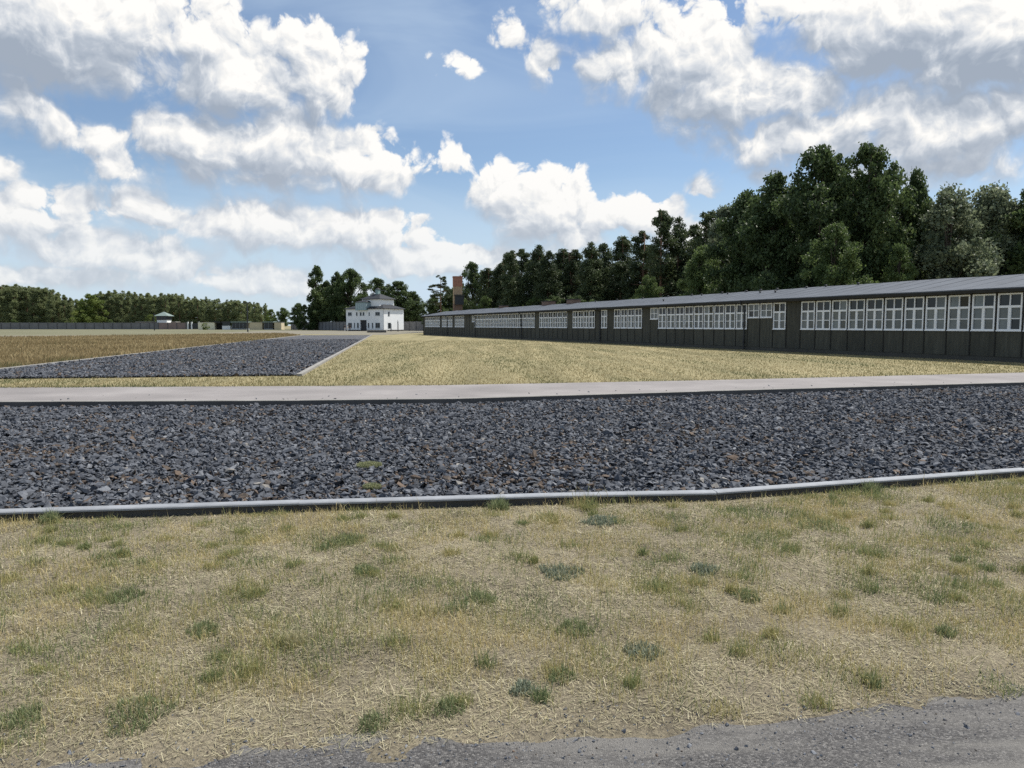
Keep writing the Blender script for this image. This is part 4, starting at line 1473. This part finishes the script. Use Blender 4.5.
def pavilion(px0, px1, d, label, spans):
    root = tag(empty('pavilion', gp(px0, d)), label, 'building')
    s = d / F
    for (a, b, kind) in spans:
        x0, x1 = (a - px0) * s, (b - px0) * s
        if kind in ('cream', 'beige'):
            obj('wall', MB().box(x0, x1, 0, 4, 0, 2.75).mesh('wall', M[kind]), root)
        elif kind == 'open':
            obj('opening', MB().box(x0, x1, 1.2, 4, 0, 2.75).mesh('opening', M['interior']), root)  # solid near-black block paints the shade inside the opening
            obj('lintel', MB().box(x0, x1, 0.02, .3, 2.45, 2.75).mesh('lintel', M['dark_metal']), root)
        elif kind == 'half':
            obj('wall', MB().box(x0, x1, 0, 4, 0, 1.5).mesh('wall', M['render_white']), root)
            obj('window', MB().box(x0 + .1, x1 - .1, .1, .2, 1.5, 2.75).mesh('window', M['glass']), root)
        elif kind == 'glass':
            n = max(2, int((x1 - x0) / 1.3))
            for i in range(n):
                u0, u1 = x0 + (x1 - x0) * i / n, x0 + (x1 - x0) * (i + 1) / n
                obj('window', MB().box(u0 + .06, u1 - .06, .1, .16, .4, 2.6).mesh('window', M['glass']), root)
                obj('post', MB().box(u0 - .05, u0 + .05, .02, .2, 0, 2.75).mesh('post', M['win_grey']), root)
            obj('sill_wall', MB().box(x0, x1, .08, 4, 0, .4).mesh('sill_wall', M['win_grey']), root)
            obj('back_wall', MB().box(x0, x1, 3.8, 4, .4, 2.75).mesh('back_wall', M['beige']), root)
        x0, x1 = x0 - .12, x1 + .12
        if kind in ('glass', 'half', 'open'):
            obj('flat_roof', MB().box(x0 - .3, x1 + .3, -.7, 4.3, 2.752, 3.15).mesh('flat_roof', M['copper'] if kind == 'glass' else M['dark_metal']), root)
        else:
            obj('coping', MB().box(x0, x1, -.1, 4.1, 2.752, 2.9).mesh('coping', M['kerb_concrete']), root)


pavilion(199, 248, 288, 'cream pavilion with dark opening and glazed end under pale flat roof', [(199, 215.5, 'cream'), (216.5, 222, 'open'), (223, 231, 'half'), (233, 247.5, 'glass')])
pavilion(250.5, 282, 284, 'beige pavilion with dark window band, right of the cream one', [(250.5, 263, 'beige'), (265, 273.5, 'glass'), (275, 282, 'beige')])


# posts
def post(px, d, ztop, label, lamp=True):
    m = MB().tube([(0, 0, 0), (0, 0, ztop)], [0.17, 0.12], 8)
    o = tag(empty('lamp_post', gp(px, d)), label, 'post')
    obj('pole', m.mesh('pole', M['dark_metal']), o)
    if lamp:
        obj('lamp_head', MB().box(-.55, .55, -.14, .14, ztop - .02, ztop + .14).tube([(-.45, 0, ztop - .02), (-.45, 0, ztop - .2)], [.1, .16], 8).tube([(.45, 0, ztop - .02), (.45, 0, ztop - .2)], [.1, .16], 8).mesh('lamp_head', M['dark_metal']), o)
    else:
        obj('cap', MB().tube([(0, 0, ztop), (0, 0, ztop + .15)], [.1, .05], 8).mesh('cap', M['dark_metal']), o)


post(248.5, 182, 7.1, 'tall thin dark lamp post in front of the low pavilions')
post(155.5, 237, 5.3, 'slim dark post in front of the small watchtower', False)
for px, d, ht, lab in ((398.3, 196, 2.6, 'dark concrete fence post before the right side of the gatehouse, taller one'), (391.4, 200, 2.0, 'short dark fence post near the gatehouse corner')):
    o = tag(empty('fence_post', gp(px, d)), lab, 'post')
    obj('shaft', MB().box(-.11, .11, -.11, .11, 0, ht).mesh('shaft', M['pillar']), o)
    obj('bent_top', MB().tube([(0, 0, ht - .02), (-.05, -.1, ht + .2), (-.1, -.3, ht + .35)], [.09, .07, .05], 6).mesh('bent_top', M['pillar']), o)
# low stone slab before the gatehouse
d = 170
sl = tag(empty('memorial_slab', gp(366.5, d)), 'low pale slab on a dark base before the gatehouse', 'slab')
obj('base', MB().box(.2, 4.4, .15, 1.4, 0, .28).mesh('base', M['pillar']), sl)
obj('top_slab', MB().box(0, 4.6, 0, 1.6, .28, .55).mesh('top_slab', M['kerb_concrete']), sl)

# ------------------------------------------------------------------ tall brick chimney with tank behind the barrack
cd = 140
ch = tag(empty('brick_chimney', gp(458, cd), 0.15), 'tall square brick chimney stack with dark tank behind the barrack', 'chimney')
zz = lambda py: z_at(py, cd)
obj('lower_shaft', MB().box(-.84, .84, -.84, .84, 0, zz(304)).mesh('lower_shaft', M['brick_dull']), ch)
obj('middle_shaft', MB().box(-.82, .82, -.82, .82, zz(304), zz(287)).mesh('middle_shaft', M['brick_tan']), ch)
obj('upper_shaft', MB().box(-.86, .86, -.86, .86, zz(287), zz(278)).box(-.92, .92, -.92, .92, zz(278), zz(277)).mesh('upper_shaft', M['brick_red']), ch)
tk = obj('tank', MB().box(-.6, 1.05, -1.25, -.86, zz(305), zz(296.3)).box(.84, 1.05, -.86, .6, zz(305), zz(296.3)).mesh('tank', M['dark_metal']), ch)
obj('tank_rim', MB().box(-.75, 1.25, -1.4, -.85, zz(296.3), zz(295.2)).box(.84, 1.25, -.85, .75, zz(296.3), zz(295.2)).mesh('tank_rim', M['plinth']), tk)


# ------------------------------------------------------------------ trees
def leaf_cloud(centers, radii, counts, size, seed, flat_=1.0, droop=0.0, aspect=0.6, up=0.0):
    r_ = np.random.default_rng(seed)
    idx = np.repeat(np.arange(len(centers)), counts)
    n = len(idx)
    c = np.asarray(centers)[idx]
    rad = np.asarray(radii)[idx]
    dirs = r_.normal(size=(n, 3))
    dirs /= np.linalg.norm(dirs, axis=1)[:, None]
    rr = rad * r_.random(n) ** 0.5 * np.where(r_.random(n) < 0.14, r_.uniform(1.0, 1.55, n), 1.0)
    p = c + dirs * rr[:, None] * np.array([1, 1, flat_])
    if droop:
        p[:, 2] -= droop * r_.random(n) ** 2 * rad
    a = r_.normal(size=(n, 3)) + np.array([0, 0, up])
    a /= np.linalg.norm(a, axis=1)[:, None]
    b = np.cross(a, r_.normal(size=(n, 3)))
    b /= np.linalg.norm(b, axis=1)[:, None] + 1e-9
    s = size * r_.uniform(0.6, 1.4, n)
    u, w_ = a * s[:, None] * 0.5, b * (s * aspect)[:, None] * 0.5
    v = np.empty((n, 4, 3))
    v[:, 0], v[:, 1], v[:, 2], v[:, 3] = p - u, p + w_, p + u, p - w_
    cl = r_.normal(0.5, 0.16, len(centers))[idx]
    hue = np.clip(cl + r_.normal(0, 0.15, n), 0, 1)
    f = np.arange(n * 4).reshape(n, 4)
    return v.reshape(-1, 3), f, np.repeat(hue, 4)


def make_kind(kind, seed):
    """returns crown mesh arrays and trunk mesh for a tree of height 1 unit = 17 m"""
    r_ = np.random.default_rng(seed)
    Ht = 17.0
    tr = MB()
    if kind in ('broad', 'round', 'willow', 'bush'):
        Rr = {'broad': 5.6, 'round': 4.6, 'willow': 5.0, 'bush': 8.5}[kind]
        zlo = {'broad': 0.16, 'round': 0.22, 'willow': 0.14, 'bush': 0.02}[kind]
        nc = {'broad': 150, 'round': 115, 'willow': 120, 'bush': 80}[kind]
        lob = [(r_.uniform(0, 6.28), r_.uniform(0.15, 0.3), k_) for k_ in (2, 3, 5)]
        C, RD = [], []
        while len(C) < nc:
            t = r_.random()
            a = r_.uniform(0, 6.28)
            prof = (math.sin(math.pi * min(1, (t * 0.92 + 0.06)) ** 0.78)) ** 0.62
            lobe = 1 + sum(am * math.sin(k_ * a + ph + 4 * t) for ph, am, k_ in lob)
            q = r_.random() ** 0.42
            rad = Rr * prof * lobe * q * 0.88
            z = Ht * (zlo + (1 - zlo) * t) - 0.6
            C.append((math.cos(a) * rad, math.sin(a) * rad, z))
            RD.append(r_.uniform(0.55, 1.65) * (1.15 - 0.4 * t))
        cnt = np.array([int(150 * x ** 1.6) + 40 for x in RD])
        v, f, hu = leaf_cloud(C, RD, cnt, 0.36 if kind != 'bush' else 0.42, seed + 1, 0.8, 0.9 if kind == 'willow' else 0.25, 0.62)
        lean = Vector((r_.normal(0, .4), r_.normal(0, .4), 0))
        top = Vector((0, 0, Ht * 0.82)) + lean
        if kind != 'bush':
            tr.tube([(0, 0, -.2), (0.05, 0, 1.2), lean * .4 + Vector((0, 0, Ht * .4)), top], [.42, .30, .22, .06], 8)
        order = sorted(range(nc), key=lambda i: C[i][2])
        for i in order[::3]:
            c = Vector(C[i])
            z0 = max(0.3 if kind == 'bush' else Ht * .14, c.z * 0.62)
            f_ = z0 / (Ht * .82)
            st = lean * f_ + Vector((0, 0, z0))
            mid = st.lerp(c, .5) + Vector((0, 0, .5))
            tr.tube([st, mid, c], [.13, .08, .025], 5, cap=False)
    elif kind == 'poplar':
        C, RD = [], []
        for i in range(80):
            t = r_.random()
            a = r_.uniform(0, 6.28)
            prof = math.sin(math.pi * (t * .9 + .08)) ** .5
            rad = 1.9 * prof * r_.random() ** .5
            C.append((math.cos(a) * rad, math.sin(a) * rad, Ht * (.08 + .9 * t)))
            RD.append(r_.uniform(.6, 1.1) * (1.1 - .4 * t))
        cnt = np.array([int(130 * x ** 1.5) + 30 for x in RD])
        v, f, hu = leaf_cloud(C, RD, cnt, .42, seed + 1, 1.2, 0, .6)
        tr.tube([(0, 0, -.2), (0, 0, Ht * .5), (0, 0, Ht * .93)], [.35, .2, .04], 7)
        for c in C[::4]:
            c = Vector(c)
            tr.tube([(0, 0, max(.5, c.z - 2.2)), c], [.09, .02], 5, cap=False)
    elif kind in ('pine', 'pine_open', 'pine_full'):
        C, RD = [], []
        lo = {'pine': .30, 'pine_open': .5, 'pine_full': .12}[kind]
        n = {'pine': 78, 'pine_open': 40, 'pine_full': 80}[kind]
        for i in range(n):
            t = r_.random() ** .85
            a = r_.uniform(0, 6.28)
            prof = (1 - t) ** .55 * (0.55 + .45 * min(1, t * 5)) + .10
            rad = (3.8 if kind == 'pine_open' else 2.7) * prof * r_.uniform(.35, 1.0)
            C.append((math.cos(a) * rad, math.sin(a) * rad, Ht * (lo + (1 - lo) * t) - .3))
            RD.append(r_.uniform(.5, 1.2) * (1.15 - .7 * t) * (1.0 if kind == 'pine_open' else 1.35))
        cnt = np.array([int(130 * x ** 1.6) + 40 for x in RD])
        v, f, hu = leaf_cloud(C, RD, cnt, .40, seed + 1, .5 if kind == 'pine_open' else .85, 0, .35, .5)
        lean = Vector((r_.normal(0, .35), r_.normal(0, .35), 0))
        tr.tube([(0, 0, -.2), (0, 0, 1), lean * .5 + Vector((0, 0, Ht * .5)), lean + Vector((0, 0, Ht * .96))], [.27, .22, .15, .03], 7)
        for c in C:
            c = Vector(c)
            z0 = c.z - .35
            tr.tube([lean * (z0 / Ht) + Vector((0, 0, z0)), c], [.06, .02], 4, cap=False)
        for i in range(9):                               # dead stubs lower down
            z0, a = r_.uniform(.12, lo) * Ht, r_.uniform(0, 6.28)
            tr.tube([lean * (z0 / Ht) + Vector((0, 0, z0)), (math.cos(a) * 1.3, math.sin(a) * 1.3, z0 + .1)], [.035, .01], 4, cap=False)
    elif kind == 'spruce':
        C, RD = [], []
        for lev in range(190):
            t = r_.random() ** 1.25
            a = r_.uniform(0, 6.28)
            rad = 3.1 * (1 - t) ** .8 * r_.uniform(.25, 1) * (1 + .25 * math.sin(2 * a + 9 * t))
            C.append((math.cos(a) * rad, math.sin(a) * rad, Ht * (.06 + .93 * t) - rad * .3))
            RD.append((.85 * (1 - t) + .28) * r_.uniform(.7, 1.2))
        cnt = np.array([int(75 * x ** 1.4) + 25 for x in RD])
        v, f, hu = leaf_cloud(C, RD, cnt, .38, seed + 1, .7, .3, .35)
        tr.tube([(0, 0, -.2), (0, 0, Ht * .5), (0, 0, Ht * .98)], [.27, .15, .03], 7)
        for c in C[::3]:
            c = Vector(c)
            tr.tube([(0, 0, c.z + .15), c], [.05, .015], 4, cap=False)
    return v, f, hu, tr


TREE = {}


def tree_meshes(kind, seed, leaf):
    key = (kind, seed)
    if key not in TREE:
        TREE[key] = make_kind(kind, seed)
        v, f, hu, tr = TREE[key]
        TREE[key] = (v, f, hu, tr.mesh('trunk', M['pine_bark'] if 'pine' in kind else M['bark'], smooth=True), {})
    v, f, hu, tm, cache = TREE[key]
    if 'crown' not in cache:
        cache['crown'] = mesh_np('crown', v, f, M[leaf], {'hue': hu})
    return tm, cache['crown']


def tree(name, kind, seed, leaf, x, y, h, wide, label, group, cat='tree'):
    tm, cm = tree_meshes(kind, seed, leaf)
    o = tag(empty(name, (x, y, -0.02), random.uniform(0, 6.28)), label, cat, group)
    s = h / 17.0
    o.scale = (s * wide, s * wide, s)
    obj('trunk' if kind != 'bush' else 'stem', tm, o)
    c = obj('crown', cm, o)
    c.material_slots[0].link = 'OBJECT'
    c.material_slots[0].material = M[leaf]
    return o


def tree_px(name, kind, seed, leaf, px, top, d, wide, label, group, cat='tree'):
    return tree(name, kind, seed, leaf, col_at(px, d), d, z_at(top, d), wide, label, group, cat)


G1 = 'trees of the wood behind the barrack'
# the tall broadleaf group at the right, then the pines towards the chimney
tree_px('broadleaf_tree', 'broad', 1, 'leaf_dark', 864, 146, 66, 0.72, 'tallest broadleaf tree behind the barrack, rounded dark crown', G1)
tree_px('broadleaf_tree', 'broad', 2, 'leaf_dark', 815, 150, 69, 0.82, 'broad dark tree just left of the tallest crown', G1)
tree_px('broadleaf_tree', 'round', 3, 'leaf_dark', 772, 170, 74, 0.85, 'dark tree on the left shoulder of the tall broadleaf group', G1)
tree_px('broadleaf_tree', 'round', 4, 'leaf_dark', 744, 192, 78, 0.85, 'dark tree stepping down at the left end of the broadleaf group', G1)
tree_px('broadleaf_tree', 'round', 4, 'leaf_dark', 911, 172, 66, 0.46, 'narrow tree top separated by a sky gap, right of the tallest crown', G1)
tree_px('willow_tree', 'willow', 5, 'leaf_grey', 946, 186, 62, 0.95, 'grey-green willow-like tree left of the right edge trees', G1)
tree_px('willow_tree', 'willow', 6, 'leaf_grey', 984, 184, 64, 0.90, 'paler grey-green tree second from the right edge', G1)
tree_px('broadleaf_tree', 'round', 3, 'leaf_dark', 1026, 184, 62, 0.95, 'dark tree at the right edge of the photo', G1)
tree_px('broadleaf_tree', 'broad', 2, 'leaf_dark', 1085, 170, 62, 1.0, 'dark tree beyond the right edge of the photo', G1)
tree_px('broadleaf_tree', 'round', 7, 'leaf_mid', 833, 222, 60, 0.9, 'mid green smaller tree in front of the tall broadleaf group', G1)
tree_px('broadleaf_tree', 'round', 10, 'leaf_mid', 896, 244, 60, 0.75, 'yellowish green low tree under the tallest crown', G1)
tree_px('broadleaf_tree', 'round', 4, 'leaf_mid', 700, 246, 84, 0.9, 'mid green rounded tree before the dark pines', G1)
tree_px('broadleaf_tree', 'round', 7, 'leaf_mid', 648, 274, 92, 0.75, 'low green round tree in front of the pine trunks', G1)
tree_px('conifer_tree', 'pine_full', 12, 'needle', 660, 210, 108, 1.0, 'pointed dark conifer rising above the pines', G1)
tree_px('conifer_tree', 'pine_full', 14, 'needle', 677, 218, 110, 0.9, 'second pointed conifer beside the tallest one', G1)
tree_px('conifer_tree', 'pine_full', 13, 'needle', 706, 211, 104, 1.2, 'dark conifer between pointed pair and broadleaf group', G1)
tree_px('broadleaf_tree', 'round', 10, 'leaf_grey', 724, 206, 96, 0.72, 'thin grey-green crown at the left foot of the broadleaf group', G1)
tree_px('pine_tree', 'pine', 11, 'needle', 692, 226, 112, 1.1, 'dark pine right behind the pointed pair', G1)
ORD = ['first', 'second', 'third', 'fourth', 'fifth', 'sixth', 'seventh', 'eighth', 'ninth', 'tenth', 'eleventh']
px_list = [(640, 234), (622, 236), (603, 243), (590, 243), (575, 250), (563, 248), (548, 252), (538, 247), (522, 250), (511, 250), (500, 262)]
for i, (px, top) in enumerate(px_list):
    tree_px('pine_tree', 'pine', (11, 12, 13, 14)[i % 4], 'needle', px, top + random.uniform(-2, 2), 118 + 5 * (i % 3) + i * 1.6, random.uniform(1.0, 1.25),
            'dark pine above the barrack roof, %s to the left of the pointed conifers' % ORD[i], 'pines in a row behind the barrack')
tree_px('pine_tree', 'pine', 12, 'needle', 488, 268, 150, 1.2, 'dark pine at the left end of the wood, right of the chimney', G1)
tree_px('broadleaf_tree', 'broad', 1, 'leaf_dark', 473, 262, 158, 0.85, 'tall dark tree just right of the brick chimney', G1)
tree_px('broadleaf_tree', 'round', 3, 'leaf_dark', 492, 284, 158, 0.7, 'lower dark tree between chimney tree and pines', G1)
tree_px('pine_tree', 'pine_open', 15, 'needle', 441, 275, 165, 1.25, 'thin open pine with layered branches left of the chimney', G1)
tree_px('broadleaf_tree', 'round', 4, 'leaf_dark', 434, 297, 170, 1.3, 'dark bushy tree low between gatehouse and chimney', G1)
tree_px('broadleaf_tree', 'round', 7, 'leaf_dark', 450, 286, 172, 1.0, 'dark leafy tree directly left of the chimney shaft', G1)
# filling rows in the depth of the wood
k_ = 0
for i in range(46):
    px = 500 + (i % 23) * 25 + random.uniform(-9, 9)
    row = i // 23
    lim = np.interp(px, [500, 540, 640, 700, 740, 780, 830, 880, 930, 1000, 1100], [262, 256, 246, 238, 214, 196, 186, 186, 206, 206, 200])
    d = np.interp(px, [500, 640, 740, 870, 1080], [140, 120, 92, 80, 76]) + 9 * row + random.uniform(-3, 3)
    top = lim + random.uniform(-2, 14)
    kd, sd, lf = (('pine', 11 + i % 4, 'needle') if px < 700 else (('broad', 1 + i % 2, 'leaf_dark') if i % 3 else ('round', 3, 'leaf_dark')))
    tree_px('wood_tree', kd, sd, lf, px, top, d, random.uniform(1.0, 1.3), 'dark tree in the shaded depth of the wood behind the barrack', 'trees in the depth of the wood')
for i in range(34):
    px = 486 + i * 17.5 + random.uniform(-6, 6)
    d = np.interp(px, [486, 640, 740, 870, 1080], [128, 98, 80, 60, 52]) + 7 + random.uniform(0, 5)
    tree('undergrowth_bush', 'bush', 16 + i % 2, 'leaf_dark' if i % 3 else 'leaf_mid', col_at(px, d), d, random.uniform(4.5, 7.5), random.uniform(0.85, 1.2),
         'dark undergrowth bush at the foot of the wood behind the barrack', 'undergrowth along the wood', 'bush')

# trees around the gatehouse
G2 = 'trees behind the gatehouse'
tree_px('poplar_tree', 'poplar', 20, 'leaf_dark', 317, 266, 262, 1.1, 'tall narrow dark poplar left of the gatehouse', G2)
tree_px('broadleaf_tree', 'round', 4, 'leaf_dark', 327, 281, 266, 0.8, 'shorter narrow tree beside the tall poplar', G2)
tree_px('broadleaf_tree', 'broad', 2, 'leaf_dark', 353, 269, 256, 0.95, 'tall dark tree behind the left half of the gatehouse', G2)
tree_px('broadleaf_tree', 'round', 3, 'leaf_dark', 339, 270, 258, 0.75, 'upright dark tree between poplar and gatehouse', G2)
tree_px('broadleaf_tree', 'broad', 1, 'leaf_dark', 379, 278, 252, 1.25, 'dark spreading tree right behind the gatehouse roof', G2)
tree_px('broadleaf_tree', 'round', 10, 'leaf_dark', 400, 281, 248, 1.2, 'loose dark tree behind the right side of the gatehouse', G2)
tree_px('broadleaf_tree', 'round', 3, 'leaf_dark', 413, 290, 250, 1.3, 'dark tree at the right corner of the gatehouse', G2)
tree_px('broadleaf_tree', 'round', 4, 'leaf_dark', 299, 303, 275, 1.2, 'dark rounded tree at the foot of the poplar', G2)
tree_px('broadleaf_tree', 'round', 7, 'leaf_mid', 284, 307, 300, 1.2, 'bright green rounded tree above the beige pavilion', G2)
tree_px('broadleaf_tree', 'round', 10, 'leaf_bright', 272, 309, 310, 1.0, 'yellow-green tree at the right end of the far pine wood', G2)
for px, ht in ((305, 9), (316, 10), (327, 11), (338, 12), (350, 12), (364, 13), (384, 12), (398, 11), (410, 10), (422, 8), (432, 8)):
    tree('hedge_bush', 'bush', 16, 'leaf_dark', col_at(px, 262), 262, ht, 0.9, 'dark bush filling the space under the trees behind the gatehouse', 'bushes behind the gatehouse', 'bush')

# far pine wood at the left
edge_x = [-90, 0, 20, 45, 65, 80, 90, 105, 130, 175, 200, 230, 250, 267]
edge_y = [284, 284, 285, 287, 292, 300, 297, 290, 291, 293, 297, 299, 300, 304]
for row in range(3):
    px = -110 + row * 2
    while px < 268:
        d = 345 + row * 9 + random.uniform(-3, 3)
        top = float(np.interp(px, edge_x, edge_y)) + random.uniform(-1.0, 3.5) + (0 if row else 1.2)
        if not (78 < px < 104 and row == 0):
            tree_px('pine_tree', 'pine_full', (11, 12, 13, 14)[random.randrange(4)], 'needle_far_light', px, top, d, random.uniform(0.95, 1.25),
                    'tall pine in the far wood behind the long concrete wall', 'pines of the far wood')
        px += random.uniform(5.2, 7.8)
tree_px('broadleaf_tree', 'round', 7, 'leaf_bright', 93, 293, 338, 1.15, 'light green broadleaf tree in a gap of the far pines', 'broadleaf trees before the far pines')
tree_px('broadleaf_tree', 'round', 10, 'leaf_bright', 84, 303, 336, 1.0, 'smaller light green tree left in the gap of the far pines', 'broadleaf trees before the far pines')
tree_px('shrub', 'bush', 17, 'leaf_bright', 74, 316, 330, 1.0, 'yellow-green bush above the far wall at the left', 'bushes above the far wall', 'bush')
tree_px('shrub', 'bush', 17, 'leaf_bright', 153, 313, 326, 0.75, 'yellow-green bush left of the small watchtower', 'bushes above the far wall', 'bush')
tree_px('shrub', 'bush', 17, 'leaf_bright', 206.5, 322.5, 283, 1.3, 'yellow-green bush before the cream pavilion wall', 'bushes above the far wall', 'bush')
tree_px('shrub', 'bush', 16, 'leaf_mid', 15, 319, 328, 1.2, 'green bush above the far wall at the left edge', 'bushes above the far wall', 'bush')
tree_px('shrub', 'bush', 16, 'leaf_mid', 112, 319, 330, 1.0, 'low green bush above the middle of the far wall', 'bushes above the far wall', 'bush')
for i in range(30):
    px = -100 + i * 12.6
    tree('wood_edge_bush', 'bush', 16 + i % 2, 'needle_far_light', col_at(px, 352), 352 + random.uniform(0, 14), random.uniform(5, 8), 1.3,
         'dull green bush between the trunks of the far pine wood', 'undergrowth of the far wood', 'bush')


# ------------------------------------------------------------------ visitors near the gatehouse
def person(px, d, turn, top_mat, leg_mat, step, label):
    root = tag(empty('person', gp(px, d), turn), label, 'person', 'visitors beside the gatehouse')
    J = {'pel': (0, 0, .95, .13), 'bel': (0, .01, 1.10, .125), 'che': (0, 0, 1.32, .15), 'nec': (0, -.01, 1.47, .06), 'hd0': (0, -.02, 1.56, .085), 'hd1': (0, -.02, 1.68, .08),
         'lh': (.09, 0, .92, .095), 'lk': (.10, -.06 * step, .50, .065), 'la': (.10, .10 * step, .09, .045), 'lt': (.11, .10 * step - .15, .04, .04),
         'rh': (-.09, 0, .92, .095), 'rk': (-.10, .04 * step, .50, .065), 'ra': (-.10, -.14 * step, .09, .045), 'rt': (-.11, -.14 * step - .15, .04, .04),
         'ls': (.19, 0, 1.40, .06), 'le': (.24, .04, 1.13, .045), 'lw': (.23, -.08, .89, .033), 'lf': (.22, -.11, .80, .035),
         'rs': (-.19, 0, 1.40, .06), 're': (-.24, .03, 1.13, .045), 'rw': (-.23, -.10, .89, .033), 'rf': (-.22, -.13, .80, .035)}
    E = [('pel', 'bel'), ('bel', 'che'), ('che', 'nec'), ('nec', 'hd0'), ('hd0', 'hd1'), ('pel', 'lh'), ('lh', 'lk'), ('lk', 'la'), ('la', 'lt'), ('pel', 'rh'), ('rh', 'rk'), ('rk', 'ra'), ('ra', 'rt'),
         ('che', 'ls'), ('ls', 'le'), ('le', 'lw'), ('lw', 'lf'), ('che', 'rs'), ('rs', 're'), ('re', 'rw'), ('rw', 'rf')]
    ks = list(J)
    me = bpy.data.meshes.new('body')
    me.from_pydata([J[q][:3] for q in ks], [(ks.index(a), ks.index(b)) for a, b in E], [])
    o = obj('body', me, root)
    sk = o.modifiers.new('skin', 'SKIN')
    for i, q in enumerate(ks):
        me.skin_vertices[0].data[i].radius = (J[q][3], J[q][3])
    me.skin_vertices[0].data[0].use_root = True
    sub = o.modifiers.new('sub', 'SUBSURF')
    sub.levels = sub.render_levels = 1
    dg = bpy.context.evaluated_depsgraph_get()
    nm = bpy.data.meshes.new_from_object(o.evaluated_get(dg))
    o.modifiers.clear()
    o.data = nm
    nm.materials.clear()
    for m in (M[top_mat], M[leg_mat], M['skin']):
        nm.materials.append(m)
    for p in nm.polygons:
        z, x = p.center.z, abs(p.center.x)
        p.material_index = 2 if z > 1.46 or (x > .17 and z < 1.12 and z > .7) else (0 if z > .98 else 1)
        p.use_smooth = True
    hb = MB()
    for i in range(5):
        a = math.pi / 2 * i / 4
    hb.tube([(0, .01, 1.60), (0, .015, 1.68), (0, .0, 1.75), (0, -.02, 1.785)], [.098, .105, .085, .03], 10)
    obj('hair', hb.mesh('hair', M['hair'], smooth=True), root)


person(345.3, 204, 0.4, 'dark_cloth', 'pale_cloth', 1.0, 'person in dark top and pale trousers, leftmost by the gatehouse')
person(347.9, 205, 2.6, 'pale_cloth', 'pale_cloth', 0.6, 'person in pale clothing, in the middle of the three visitors')
person(350.4, 206, -0.5, 'dark_cloth', 'dark_cloth', 0.8, 'person in dark clothing nearest the gatehouse wall')
